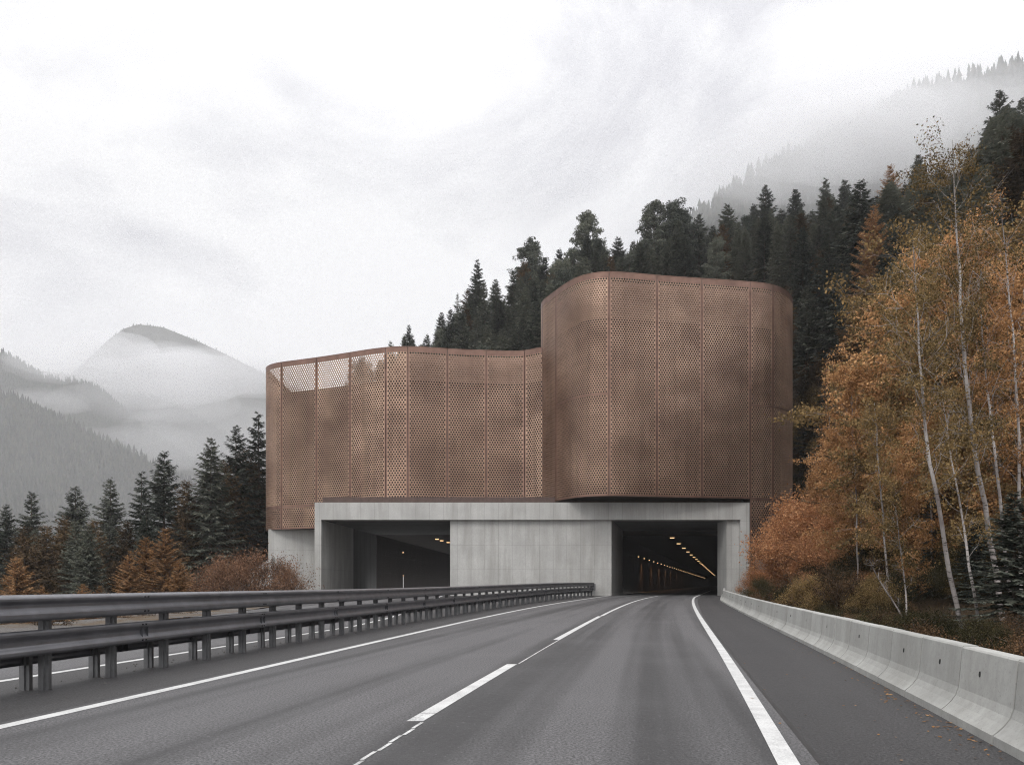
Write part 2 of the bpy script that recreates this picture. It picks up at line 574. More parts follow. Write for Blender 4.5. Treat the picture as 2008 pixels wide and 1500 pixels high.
# gravel verge beyond the other carriageway
V, F, U = strip(off(XO, -13.2), off(XO, -9.5), YS[YS < 78], 4, .02, XO)
V[:, 2] += .25 * noise2(V[:, 0], V[:, 1], 11, 3, .12) * .3
vm = NT('gravel')
w = vm.coord('World')
c = vm.mix(vm.ramp(vm.noise(w, 14, 3, .7), [(.35, 0), (.65, 1)]), (.05, .047, .045), (.19, .18, .17))
c = vm.mix(vm.ramp(vm.noise(w, .5, 4, .6), [(.45, 0), (.6, .8)]), c, (.10, .07, .04))
vm.principled(c, .95, 0, vm.bump(vm.noise(w, 14, 3, .7), .6, .05), .1)
structure('gravel_verge', [(V, F)], vm.m, uv=U)


# ------------------------------------------------------------------ portal building
def at(px, D):
    return np.array([(px - CX) * D / FPX, D])


def zat(py, D):
    return CAMZ + (HY - py) * D / FPX


def chaikin(P, n=3):
    P = np.asarray(P, float)
    for _ in range(n):
        a = P[:-1] * .75 + P[1:] * .25; b = P[:-1] * .25 + P[1:] * .75
        Q = np.empty((2 * len(a), 2)); Q[0::2] = a; Q[1::2] = b
        P = np.concatenate([P[:1], Q, P[-1:]])
    return P


class Path:
    def __init__(s, P):
        P = np.asarray(P, float)
        d = np.r_[0, np.cumsum(np.linalg.norm(np.diff(P, axis=0), axis=1))]
        s.s = np.linspace(0, d[-1], int(d[-1] / .12))
        s.P = np.c_[np.interp(s.s, d, P[:, 0]), np.interp(s.s, d, P[:, 1])]
        k = np.ones(9) / 9
        Q = np.pad(s.P, ((4, 4), (0, 0)), 'edge')
        s.P[1:-1] = np.c_[np.convolve(Q[:, 0], k, 'valid'), np.convolve(Q[:, 1], k, 'valid')][1:-1]
        t = np.gradient(s.P, axis=0); t /= np.linalg.norm(t, axis=1)[:, None]
        s.N = np.c_[t[:, 1], -t[:, 0]]
        s.len = s.s[-1]
        s.px = CX + FPX * s.P[:, 0] / s.P[:, 1]

    def at(s, q, off=0):
        x = np.interp(q, s.s, s.P[:, 0]) + off * np.interp(q, s.s, s.N[:, 0])
        y = np.interp(q, s.s, s.P[:, 1]) + off * np.interp(q, s.s, s.N[:, 1])
        return x, y

    def s_of_px(s, px, lo=0, hi=1e9):
        m = (s.s >= lo) & (s.s <= hi)
        k = np.argmin(np.abs(s.px[m] - px))
        return s.s[m][k]


low_pts = [(-32.0, 122), (-32.0, 104), (-32.0, 97.0), (-31.6, 93.6), (-30.0, 91.9), at(552, 91.2), at(587, 90.3), at(620, 89.4), at(654, 88.4), at(687, 87.4), at(722, 86.3), at(757, 85.5),
           at(778, 85.25), at(799, 85.2), at(838, 85.5), at(878, 86), at(915, 86.4), at(954, 86.6), at(990, 86.9), at(1018, 86.9), at(1036, 86.5), at(1050, 85.9), at(1060, 85.5), at(1072, 85.4)]
tall_pts = [(5.6, 119), (4.6, 104), (3.75, 93), (3.45, 88), at(1061, 85.2), at(1075, 83.7), at(1090, 82.0), at(1110, 80.0), at(1132, 78.4), at(1160, 77.4), at(1195, 77.0), at(1240, 77.4), at(1288, 78.0),
            at(1332, 78.4), at(1377, 78.8), at(1424, 79.2), at(1470, 79.65), at(1500, 80.0), at(1522, 80.6), at(1541, 81.8), at(1552, 83.4), at(1556, 85.5), (33.4, 90), (34.3, 100), (35.0, 119)]
LOWP, TALLP = Path(chaikin(low_pts)), Path(chaikin(tall_pts))
ZT_LOW, ZB_LOW, ZT_TALL, ZB_TALL = 29.17, 11.2, 34.38, 10.9

bld = empty('tunnel_portal_building', (0, 80, .38), 'concrete tunnel portal with two dark openings under a curved perforated bronze clad building', 'tunnel portal')


def to_world(path, s, z, off=0.0):
    x, y = path.at(s, off)
    return np.stack([x, y, z + 0 * x], -1)


def band(path, s0, s1, z0, z1, off_out=.0, depth=.12):
    """a solid curved strip (box section) following the path."""
    n = max(2, int((s1 - s0) / .45) + 1)
    s = np.linspace(s0, s1, n)
    V = np.concatenate([to_world(path, s, z0 + 0 * s, off_out), to_world(path, s, z1 + 0 * s, off_out),
                        to_world(path, s, z1 + 0 * s, off_out - depth), to_world(path, s, z0 + 0 * s, off_out - depth)])
    i = np.arange(n - 1)
    F = []
    for a, b in ((0, 1), (1, 2), (2, 3), (3, 0)):
        F.append(np.stack([a * n + i, a * n + i + 1, b * n + i + 1, b * n + i], -1))
    F = np.concatenate(F)
    return V, [tuple(f) for f in F] + [(0, n, 2 * n, 3 * n), (n - 1, 4 * n - 1, 3 * n - 1, 2 * n - 1)]


def wall(path, s0, s1, z0, z1, off_out, step=.5):
    n = max(2, int((s1 - s0) / step) + 1)
    s = np.linspace(s0, s1, n)
    zz = z1(s) if callable(z1) else z1 + 0 * s
    V = np.concatenate([to_world(path, s, z0 + 0 * s, off_out), to_world(path, s, zz, off_out)])
    i = np.arange(n - 1)
    return V, np.stack([i, i + 1, n + i + 1, n + i], -1)


PITCH = {id(LOWP): (.315, .272), id(TALLP): (.275, .238)}


def perforated(path, s0, s1, z0, z1, depth=.05, hole=.75):
    w, h = s1 - s0, z1 - z0
    pp, hh = PITCH[id(path)]
    nc = max(2, int(round(w / pp))); p = w / nc
    nr = max(2, int(round(h / hh))); rh = h / nr
    R = hole * .5 * min(p, rh * 1.12)
    k = np.arange(8) * math.pi / 4
    hole_xy = np.c_[np.cos(k), np.sin(k)] * R
    out_xy = np.array([(p / 2, 0), (p / 2, rh / 2), (0, rh / 2), (-p / 2, rh / 2), (-p / 2, 0), (-p / 2, -rh / 2), (0, -rh / 2), (p / 2, -rh / 2)])
    cs, cz, hs, hz = [], [], [], []
    for r in range(nr):
        z = z0 + (r + .5) * rh
        if r % 2 == 0:
            c = s0 + (np.arange(nc) + .5) * p
        else:
            c = s0 + (np.arange(nc - 1) + 1) * p
            hs += [s0, s1 - p / 2]; hz += [z, z]
        cs.append(c); cz.append(np.full(len(c), z))
    cs = np.concatenate(cs); cz = np.concatenate(cz); n = len(cs)
    S = np.concatenate([cs[:, None] + out_xy[None, :, 0], cs[:, None] + hole_xy[None, :, 0], cs[:, None] + hole_xy[None, :, 0]], 1)
    Z = np.concatenate([cz[:, None] + out_xy[None, :, 1], cz[:, None] + hole_xy[None, :, 1], cz[:, None] + hole_xy[None, :, 1]], 1)
    O = np.concatenate([np.zeros((n, 16)), np.full((n, 8), -depth)], 1)
    V = to_world(path, S.ravel(), Z.ravel(), O.ravel())
    a = np.arange(8); b = (a + 1) % 8
    q = np.concatenate([np.stack([a, b, 8 + b, 8 + a], -1), np.stack([8 + a, 8 + b, 16 + b, 16 + a], -1)])
    F = (np.arange(n)[:, None, None] * 24 + q[None]).reshape(-1, 4)
    hs = np.array(hs); hz = np.array(hz); m = len(hs)
    S2 = np.stack([hs, hs + p / 2, hs + p / 2, hs], 1); Z2 = np.stack([hz - rh / 2, hz - rh / 2, hz + rh / 2, hz + rh / 2], 1)
    V2 = to_world(path, S2.ravel(), Z2.ravel(), 0.)
    F2 = np.arange(4 * m).reshape(m, 4)
    return [(V, F), (V2, F2)]


def panel(path, s0, s1, z0, z1, top=.2, bottom=.2):
    g = .035; b = .12
    sh = build('facade_panel', perforated(path, s0 + g + b, s1 - g - b, z0 + bottom, z1 - top), M['bronze'], bld)
    fr = [band(path, s0 + g, s1 - g, z0 + .012, z0 + bottom, .012), band(path, s0 + g, s1 - g, z1 - top, z1 - .012, .012),
          band(path, s0 + g, s0 + g + b, z0 + bottom, z1 - top, .012), band(path, s1 - g - b, s1 - g, z0 + bottom, z1 - top, .012)]
    f = build('panel_frame', fr, M['bronze_frame'], sh)
    return sh


sl = [LOWP.s_of_px(p, LOWP.s[np.argmin(LOWP.px)]) for p in (552, 620, 687, 757, 799, 878, 954, 1028)]
s_turn = LOWP.s[np.argmin(LOWP.px)]
seams_low = [0, 6.5, 13, 19.5, s_turn - 1.0] + sl + [LOWP.len]
seams_low = sorted(set(round(float(x), 3) for x in seams_low))
s_frame_l = LOWP.s[np.argmin(np.abs(LOWP.P[:, 0] + 21.62) + (LOWP.P[:, 1] > 95) * 99)]
for a, b in zip(seams_low[:-1], seams_low[1:]):
    panel(LOWP, a, b, ZB_LOW, ZT_LOW, .55, .22)
    if b <= sl[0] + .01:
        panel(LOWP, a, b, 8.45, ZB_LOW, .16, .2)
panel(LOWP, sl[0], s_frame_l, 8.45, ZB_LOW, .16, .2)

st0 = TALLP.s[np.argmin(np.abs(TALLP.P[:, 1] - 85.2) + (TALLP.P[:, 0] > 6) * 99)]
s_tr = TALLP.s[np.argmax(TALLP.px)]
st = [TALLP.s_of_px(p, st0, s_tr) for p in (1090, 1195, 1288, 1377, 1471, 1515)]
zs_l, zs_r = zat(781, 79), zat(797, 80.3)
for a, b in zip(np.linspace(0, st0, 6)[:-1], np.linspace(0, st0, 6)[1:]):
    panel(TALLP, a, b, 27.5, ZT_TALL, .55, .22)
panel(TALLP, st0, st[0], ZB_TALL, ZT_TALL, .55, .22)
panel(TALLP, st[0], st[1], zs_l, ZT_TALL, .55, .12)
panel(TALLP, st[0], st[1], ZB_TALL, zs_l, .12, .22)
for a, b in ((st[1], st[2]), (st[2], st[3]), (st[3], st[4])):
    panel(TALLP, a, b, ZB_TALL, ZT_TALL, .55, .22)
rest = list(np.linspace(s_tr + 1.5, TALLP.len, 7))
e = [st[4], st[5]] + rest
for a, b in zip(e[:-1], e[1:]):
    panel(TALLP, a, b, zs_r, ZT_TALL, .55, .12)
    panel(TALLP, a, b, ZB_TALL, zs_r, .12, .16)
    panel(TALLP, a, b, 4.3, ZB_TALL, .16, .2)

# copings, underside, recessed band, inner walls
build('coping', [band(LOWP, 0, LOWP.len, ZT_LOW, ZT_LOW + .07, .03, .42), band(TALLP, 0, TALLP.len, ZT_TALL, ZT_TALL + .07, .03, .42)], M['bronze_frame'], bld)


def shelf(path, s0, s1, z, o0, o1):
    n = max(2, int((s1 - s0) / .6)); s = np.linspace(s0, s1, n)
    V = np.concatenate([to_world(path, s, z + 0 * s, o0), to_world(path, s, z + 0 * s, o1)])
    i = np.arange(n - 1)
    return V, np.stack([i, i + 1, n + i + 1, n + i], -1)


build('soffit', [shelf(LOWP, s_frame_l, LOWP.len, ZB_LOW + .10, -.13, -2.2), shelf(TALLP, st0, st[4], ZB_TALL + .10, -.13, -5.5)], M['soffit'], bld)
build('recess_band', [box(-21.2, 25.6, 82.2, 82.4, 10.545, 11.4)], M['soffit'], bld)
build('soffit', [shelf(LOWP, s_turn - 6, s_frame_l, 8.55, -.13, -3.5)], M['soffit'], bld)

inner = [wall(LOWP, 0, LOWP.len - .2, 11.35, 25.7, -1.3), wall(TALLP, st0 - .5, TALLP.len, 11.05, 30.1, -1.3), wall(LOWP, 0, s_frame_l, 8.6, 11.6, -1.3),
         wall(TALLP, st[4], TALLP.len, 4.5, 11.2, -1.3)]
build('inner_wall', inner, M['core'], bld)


def roof_poly(path, s0, s1, z, off_out, back):
    s = np.linspace(s0, s1, 60)
    P = to_world(path, s, z + 0 * s, off_out)
    Q = [(P[-1][0], back, z), (P[0][0], back, z)]
    V = np.concatenate([P, np.array(Q)])
    return V, [tuple(range(len(V)))]


s26 = LOWP.s[np.argmin(np.abs(LOWP.P[:, 1] - 100) + (LOWP.P[:, 0] > -20) * 99)]
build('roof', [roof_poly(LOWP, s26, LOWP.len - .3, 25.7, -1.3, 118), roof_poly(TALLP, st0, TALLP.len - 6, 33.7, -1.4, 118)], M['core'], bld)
s_l0 = LOWP.s_of_px(731, s_turn)
lin = [wall(LOWP, s_l0, LOWP.len - .2, 25.72, lambda s: 25.72 + np.clip((s - s_l0) * 1.0, 0, 3.1), -1.55),
       wall(TALLP, st0 - .5, TALLP.len, 30.1, 33.98, -1.35)]
build('inner_screen', lin, M['liner'], bld)

# concrete frame: beam, legs, recessed central wall, tunnel side walls and ceilings
X0, X1 = -21.5, 25.88
build('portal_beam', [box(X0, X1, 80, 81.6, 8.66, 10.54), box(X0, X1, 81.6, 98, 9.6, 10.50)], M['concrete'], bld)
build('portal_leg', [box(X0, -20.78, 80, 81.6, -.6, 8.66)], M['concrete'], bld)
build('portal_leg', [box(24.88, X1, 80.0, 84, -.6, 8.66), box(23.5, 24.88, 80.45, 84, -.6, 8.66)], M['concrete'], bld)
# central wall
build('central_wall', [prism([(-6.78, 80.5), (10.9, 80.5), (14.45, 96.0), (8, 99), (-6.78, 99)], -.6, 8.66)], M['concrete'], bld)
build('ceiling', [prism([(-20.78, 81.6), (-6.78, 81.6), (-6.78, 104), (-19.2, 104)], 8.66, 9.2)], M['concrete_shaded'], bld)
build('ceiling', [prism([(10.9, 81.6), (23.5, 81.6), (28.6, 96.2), (14.45, 96.2)], 8.66, 9.2)], M['concrete_shaded'], bld)
lt = [prism([(14.2, 96.3), (28.7, 96.3), (28.7, 97.3), (14.2, 97.3)], 8.0, 8.659)]
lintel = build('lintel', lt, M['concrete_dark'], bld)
build('vent_slot', [box(17.8, 26.6, 96.22, 96.297, 8.32, 8.52)], M['dark'], lintel)
build('tunnel_side_wall', [prism([(X0, 81.6), (-20.78, 81.6), (-20.0, 92.6), (X0, 92.6)], -.6, 8.659)], M['concrete'], bld)
build('tunnel_side_wall', [prism([(X0, 92.603), (-20.0, 92.603), (-19.2, 103.9), (X0, 103.9)], -.6, 8.659)], M['concrete_shaded'], bld)  # deeper half of the wall: falling light painted as a darker concrete
build('tunnel_side_wall', [prism([(23.5, 84), (25.8, 84), (29.2, 97), (28.4, 97)], -.6, 8.659)], M['concrete_shaded'], bld)
build('side_wall', [box(-30.6, X0 - .003, 92.2, 93.2, -6, 8.55)], M['concrete'], bld)
build('side_wall', [box(X1 + .003, 33.5, 84.2, 85, -.6, 4.5)], M['concrete'], bld)
wing = prism([(-34.9, 90.4), (-29.6, 90.4), (-29.6, 91.6), (-34.9, 91.6)], -6, 4.9)
wv = np.array(wing[0]); wv[[4, 7], 2] = 1.9
tag(build('wing_wall', [(wv, wing[1])], M['concrete'], bld))

# the bores behind the openings
tun = empty('road_tunnel', (20, 97, .38), 'dark right hand road tunnel with warm ceiling lights receding into the mountain', 'tunnel')


def bore(x_l, slope_l, x_r, slope_r, y0, y1, zc, root):
    L0, L1 = (x_l, y0), (x_l + slope_l * (y1 - y0), y1)
    R0, R1 = (x_r, y0), (x_r + slope_r * (y1 - y0), y1)
    def q(a, b, za, zb): return np.array([(a[0], a[1], za), (b[0], b[1], za), (b[0], b[1], zb), (a[0], a[1], zb)]), np.array([(0, 1, 2, 3)])
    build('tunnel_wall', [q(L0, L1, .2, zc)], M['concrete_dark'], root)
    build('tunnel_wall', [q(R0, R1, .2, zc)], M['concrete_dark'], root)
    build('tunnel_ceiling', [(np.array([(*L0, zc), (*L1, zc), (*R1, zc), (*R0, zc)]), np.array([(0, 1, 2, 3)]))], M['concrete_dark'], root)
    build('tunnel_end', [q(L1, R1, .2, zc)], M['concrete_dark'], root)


bore(14.4, .29, 28.5, .29, 96.8, 640, 8.0, tun)
kb = [(14.41 + .29 * (y - 96.8) + d, y) for y in () for d in ()]
tun2 = empty('road_tunnel', (-13, 104, .38), 'unlit left hand road tunnel behind the deep concrete opening', 'tunnel')
bore(-19.2, .07, -6.0, .07, 103.95, 260, 8.655, tun2)

em = NT('warm_lamp_glow')
x = em.n('ShaderNodeEmission'); x.inputs['Color'].default_value = (1, .62, .30, 1); x.inputs['Strength'].default_value = 1.7
em.l(x.outputs[0], em.out.inputs['Surface'])
ORD = ['first', 'second', 'third', 'fourth', 'fifth', 'sixth', 'seventh', 'eighth', 'ninth', 'tenth', 'eleventh', 'twelfth', 'thirteenth', 'fourteenth', 'fifteenth', 'sixteenth', 'seventeenth', 'eighteenth', 'nineteenth']
TENS = {20: 'twent', 30: 'thirt', 40: 'fort', 50: 'fift', 60: 'sixt'}


def ordinal(n):
    if n <= 19: return ORD[n - 1]
    t, u = n // 10 * 10, n % 10
    return TENS[t] + ('ieth' if u == 0 else 'y ' + ORD[u - 1])


def lamp(name, X, Y, Z, sx, sy, sz, label, group, proto=[None]):
    if proto[0] is None or proto[0]['k'] != (name):
        root = empty(name, (X, Y, Z), label, 'tunnel lamp', group)
        build('lamp_housing', [box(X - sx * .6, X + sx * .6, Y - sy * .55, Y + sy * .55, Z, Z + .09)], M['steel_post'], root)
        build('lamp_lens', [box(X - sx / 2, X + sx / 2, Y - sy / 2, Y + sy / 2, Z - sz, Z - .003)], em.m, root)
        class D(dict): pass
        proto[0] = {'k': name, 'r': root}
        return root
    r = copy_thing(proto[0]['r']); r.location = (X, Y, Z)
    tag(r, label, 'tunnel lamp', group)
    return r


for n in range(30):
    y = 98.5 + 14 * n
    lamp('ceiling_lamp', 20.9 + .29 * (y - 96.5), y, 7.9, .52, .42, .08, f'{ordinal(n + 1)} warm ceiling lamp from the mouth of the right hand tunnel', 'ceiling lamps of the right hand tunnel')
for n in range(48):
    y = 112 + 8 * n
    r = lamp('wall_lamp', -13.44 + .29 * y + .25, y, 5.9, .15, .13, .10, f'{ordinal(n + 1)} small warm lamp along the left wall of the right hand tunnel', 'wall lamps of the right hand tunnel')
    if n in (1, 3, 5, 7, 9, 12, 15):
        ld = bpy.data.lights.new('lamp_beam', 'SPOT'); ld.energy = 360; ld.color = (1, .50, .24); ld.spot_size = math.radians(110); ld.spot_blend = .8; ld.shadow_soft_size = .1
        lo_ = bpy.data.objects.new('lamp_beam', ld); COL.objects.link(lo_); lo_.parent = r; lo_.location = (.35, 0, -.25)
for n, (px, py, D) in enumerate([(857, 1056.5, 112), (866, 1059.5, 116), (879, 1063, 122)]):
    X, Y = at(px, D)
    lamp('strip_lamp', X, Y, zat(py, D), .5, .8, .08, ['largest', 'faint middle', 'rightmost, half hidden'][n] + ' warm strip lamp under the ceiling of the left hand tunnel', 'ceiling lamps of the left hand tunnel')
X, Y = at(790.5, 112)
r = empty('signal_lamp', (X, Y, zat(1083, 112)), 'single round white lamp high in the dark left hand tunnel', 'tunnel lamp')
th = np.linspace(0, 2 * math.pi, 12, endpoint=False)
pv = [(X + .09 * math.cos(a), Y, zat(1083, 112) + .09 * math.sin(a)) for a in th]
build('lamp_lens', [(np.array(pv), [tuple(range(12))[::-1]])], em.m, r)
build('lamp_housing', [box(X - .13, X + .13, Y + .01, Y + .2, zat(1083, 112) - .13, zat(1083, 112) + .13)], M['dark'], r)
X, Y = at(791, 84)
r = empty('marker_post', (X, Y, .38), 'slim pale post standing in the mouth of the left hand tunnel', 'post')
build('pole', [tube([(X, Y, .3), (X, Y, 2.55)], [.05, .05], 8)], simple_mat('pale_post', (.5, .5, .5)), r)
build('cap', [tube([(X, Y, 2.55), (X, Y, 2.72)], [.075, .075], 8)], simple_mat('cap_orange', (.55, .33, .18)), r)

# ------------------------------------------------------------------ guardrail
gr = empty('guardrail', (float(XF(12)), 12, 0), 'double sided dark grey steel guardrail with two stacked beams between the carriageways', 'guardrail')
WB = [(.015, .56), (.06, .555), (.095, .575), (.108, .605), (.10, .645), (.045, .70), (.035, .745), (.045, .79), (.10, .85), (.108, .885), (.095, .915), (.06, .935), (.015, .93)]
W_IN = [(a - .012, z) for a, z in WB[::-1]]


def rounded(P, k=2):
    P = np.array(P, float)
    for _ in range(k):
        a = P[:-1] * .75 + P[1:] * .25; b = P[:-1] * .25 + P[1:] * .75
        Q = np.empty((2 * len(a), 2)); Q[0::2] = a; Q[1::2] = b
        P = np.concatenate([P[:1], Q, P[-1:]])
    return [tuple(q) for q in P]


WB = rounded(WB, 1)
W_IN = [(a - .012, z) for a, z in WB[::-1]]
LOWER = np.array(WB + W_IN)
UP = [(.05, 1.06), (.10, 1.065), (.135, 1.09), (.15, 1.13), (.14, 1.185), (.085, 1.255), (.078, 1.285), (.085, 1.315), (.14, 1.355), (.15, 1.385), (.13, 1.42), (.08, 1.445)]
UP = rounded(UP, 1)
UPPER = np.array(UP + [(-.28 - a, z) for a, z in UP[::-1]])
LB = WB
BACK = np.array([(-.30 - a, z - .17) for a, z in WB] + [(-.30 - a, z - .17) for a, z in W_IN])


def rail_path(y0, y1):
    y = np.linspace(y0, y1, max(4, int((y1 - y0) / .5)))
    return np.c_[XF(y), y, zr(y)]


posts = [11.15 + 1.52 * k for k in range(-5, 45)]
ends = [p + .76 for p in posts[::3]] + [78.6]
ends = [3.0] + [e for e in ends if 3.2 < e < 78] + [78.4]
for k, (a, b) in enumerate(zip(ends[:-1], ends[1:])):
    lap = .16
    grow = .0025 * (k % 2)
    for nm, prof in (('lower_beam', LOWER), ('upper_beam', UPPER), ('back_beam', BACK)):
        pr = prof.copy(); c = pr.mean(0); pr = c + (pr - c) * (1 + grow * 2)
        pth = rail_path(a - (lap if k else 0), b)
        Vb, Fb = sweep(pth, pr, caps=False)
        m_ = len(pr)
        bm = build('beam', [(Vb, Fb), (Vb[:m_], [tuple(range(m_))[::-1]]), (Vb[-m_:], [tuple(range(m_))])], M['steel'], gr, smooth=False)
        if b < 50 and nm != 'back_beam':
            for dz_, o in ((.605, .109), (.885, .109)) if nm == 'lower_beam' else ((1.13, .151), (1.385, .151)):
                for dy in (-.20, -.10):
                    y = b + dy; x = float(XF(y)) + o
                    build('bolt', [tube([(x - .01, y, float(zr(y)) + dz_), (x + .016, y, float(zr(y)) + dz_)], [.017, .014], 6)], M['bolt'], bm)
# one end shoe
build('end_terminal', [box(float(XF(78.4)) - .3, float(XF(78.4)) + .25, 78.2, 80.35, 1.0, 1.7)], M['steel_post'], gr)
SIG = [(-.078, -.03), (-.026, -.03), (-.015, -.058), (.015, -.058), (.026, -.03), (.078, -.03), (.078, .05), (.064, .05), (.064, -.012), (-.064, -.012), (-.064, .05), (-.078, .05)]
for y in posts:
    for kind in (0, 1):
        x = float(XF(y)) - (.09 if kind == 0 else .38); z = float(zr(y))
        top = 1.30 if kind == 0 else .72
        P = [(x + a, y + b) for a, b in SIG]
        build('post', [prism(P, z - .3, z + top)], M['steel_post'], gr)

# ------------------------------------------------------------------ concrete barrier blocks
PROF = np.array([(0, 0), (0, .095), (.045, .135), (.105, .20), (.155, .275), (.185, .37), (.225, .845), (.245, .865), (.40, .865), (.42, .845), (.46, .37), (.50, .25), (.62, .10), (.62, 0)])
y = 4.2
k = 0
bj = []
while y < 79.0:
    bj.append(y); y += 1.56
for k, (a, b) in enumerate(zip(bj[:-1], bj[1:])):
    yy = np.linspace(a + .017, b - .017, 3)
    # path runs away from the camera, so +offset is to the right
    pth = np.c_[XB(yy), yy, zr(yy)]
    x0, y0 = float(XB((a + b) / 2)), (a + b) / 2
    n = ordinal(k + 1)
    root = empty('barrier_block', (x0, y0, float(zr(y0))), f'{n} grey concrete barrier block from the camera along the right shoulder', 'concrete barrier', 'concrete barrier blocks along the right shoulder')
    pr = PROF.copy(); pr[1:-1, 0] += rng.normal(0, .004); pr[:, 1] *= 1 + rng.normal(0, .004)
    body = build('body', [sweep(pth, pr)], M['concrete_barrier'], root)
    if k % 2 == 0 or k < 5:
        yc = y0 + .1 * (k % 3 - 1); xx = float(XB(yc)) + .2055
        th = np.linspace(0, 2 * math.pi, 10, endpoint=False)
        hv = [(xx - .004 + .034 * math.sin(t) * .08, yc + .016 * math.cos(t), float(zr(yc)) + .60 + .034 * math.sin(t)) for t in th] + \
             [(xx + .03, yc + .016 * math.cos(t), float(zr(yc)) + .60 + .034 * math.sin(t)) for t in th]
        fs = [tuple(range(10))] + [(i, (i + 1) % 10, 10 + (i + 1) % 10, 10 + i) for i in range(10)]
        build('lifting_socket', [(np.array(hv), fs)], M['dark'], root)

# fallen leaves by the barrier
nl = 170
ly = 6.6 + rng.gamma(1.2, 5.0, nl); lx = XB(ly) - np.abs(rng.normal(0, .22, nl)) - .03
sel = rng.random(nl) < .10
lx[sel] -= rng.uniform(0, 2.0, sel.sum())
C = np.c_[lx, ly, zr(ly) + .012]
th = rng.uniform(0, 6.28, nl); sz = rng.uniform(.014, .034, nl)
a = np.c_[np.cos(th), np.sin(th), rng.uniform(-.2, .3, nl)] * sz[:, None]; b = np.c_[-np.sin(th), np.cos(th), rng.uniform(-.3, .3, nl)] * sz[:, None] * .6
V = np.stack([C - a, C + b, C + a, C - b], 1).reshape(-1, 3); V[:, 2] = np.maximum(V[:, 2], zr(V[:, 1]) + .006)
tag(build('leaf_litter', [(V, np.arange(4 * nl).reshape(nl, 4))], M['larch']), 'brown fallen leaves scattered at the foot of the concrete barrier', 'fallen leaves', kind='stuff')
# small stones under the guardrail
ns = 160
sy_ = rng.uniform(6, 40, ns); sx_ = XF(sy_) + rng.normal(-.2, .55, ns)
parts = []
for q in range(ns):
    d = sph_dirs(6, rng) * rng.uniform(.008, .032)
    d[:, 2] *= .6
    ct = np.array([sx_[q], sy_[q], float(zr(sy_[q])) + .008])
    V = ct + np.array([(1, 0, 0), (0, 1, 0), (-1, 0, 0), (0, -1, 0), (0, 0, .8), (0, 0, -.5)]) * rng.uniform(.008, .03) * rng.uniform(.6, 1.3, (6, 1))
    parts.append((V, np.array([(0, 1, 4), (1, 2, 4), (2, 3, 4), (3, 0, 4), (1, 0, 5), (2, 1, 5), (3, 2, 5), (0, 3, 5)])))
tag(build('grit', parts, simple_mat('grit_stone', (.10, .095, .09))), 'loose grit lying on the asphalt under the guardrail', 'grit', kind='stuff')


# ------------------------------------------------------------------ trees
def conifer(seed, H=20., R=3.6, whorl=.5, droop=.45, rise=.05, dens=1.0, bare=.06, tuft=.62, ragged=.3, power=.75):
    r = np.random.default_rng(seed)
    tv = [tube([(0, 0, -.8), (r.normal(0, .05), r.normal(0, .05), H * .5), (0, 0, H * .985)], [H * .013, H * .008, .02], 7)]
    C0, A, Bv, Ln, Wd = [], [], [], [], []
    z = H * bare
    br = []
    while z < H * .985:
        t = (z - H * bare) / (H * (1 - bare))
        env = R * (1 - t) ** power * min(1, .55 + t * 3.2)
        nb = int(r.integers(5, 8) * (1 if t < .8 else .8))
        a0 = r.uniform(0, 6.28)
        for q in range(nb):
            if r.random() < ragged * .25: continue
            a = a0 + q * 6.283 / nb + r.normal(0, .2)
            L = max(.18, env * r.uniform(1 - ragged, 1.05 + ragged * .45))
            dr = droop * (1.15 - t) * r.uniform(.7, 1.3); ri = rise + .55 * t * t
            n = max(2, int((3 + L * 3.4) * dens))
            s = (np.arange(n) + .6) / n
            h = np.array([math.cos(a), math.sin(a), 0]); p = np.array([-math.sin(a), math.cos(a), 0])
            zz = z + r.normal(0, .12)
            spine = lambda u: np.c_[h[0] * L * u, h[1] * L * u, zz + L * (ri * u - dr * u ** 1.6 + .16 * u ** 4)]
            if L > 1.2:
                u = np.linspace(0, .9, 4); tv.append(tube(spine(u), np.linspace(.035, .008, 4) * (.6 + L * .15), 3))
            base = spine(s)
            for side in (-1, 0, 1):
                sp = r.uniform(.55, 1.0, n) * side
                d = h[None] * np.cos(sp)[:, None] + p[None] * np.sin(sp)[:, None]
                d[:, 2] = r.uniform(-.55, .12, n) - dr * .35
                d /= np.linalg.norm(d, axis=1)[:, None]
                l = (tuft * (.55 + .45 * (1 - s)) * r.uniform(.7, 1.3, n)) * min(1., .35 + L / 2.2)
                C0.append(base); A.append(d); Ln.append(l); Wd.append(l * r.uniform(.24, .42, n))
                Bv.append(np.cross(d, np.array([0, 0, 1.])) + r.normal(0, .35, (n, 3)))
        z += whorl * r.uniform(.75, 1.2) * (1 - .45 * t)
    C0 = np.concatenate(C0); A = np.concatenate(A); Bv = np.concatenate(Bv); Ln = np.concatenate(Ln)[:, None]; Wd = np.concatenate(Wd)[:, None]
    Bv /= np.linalg.norm(Bv, axis=1)[:, None] + 1e-9
    m = C0 + A * Ln * .45
    V = np.stack([C0, m + Bv * Wd * .5, C0 + A * Ln, m - Bv * Wd * .5], 1).reshape(-1, 3)
    F = np.arange(len(V)).reshape(-1, 4)
    return tv, [(V, F)]


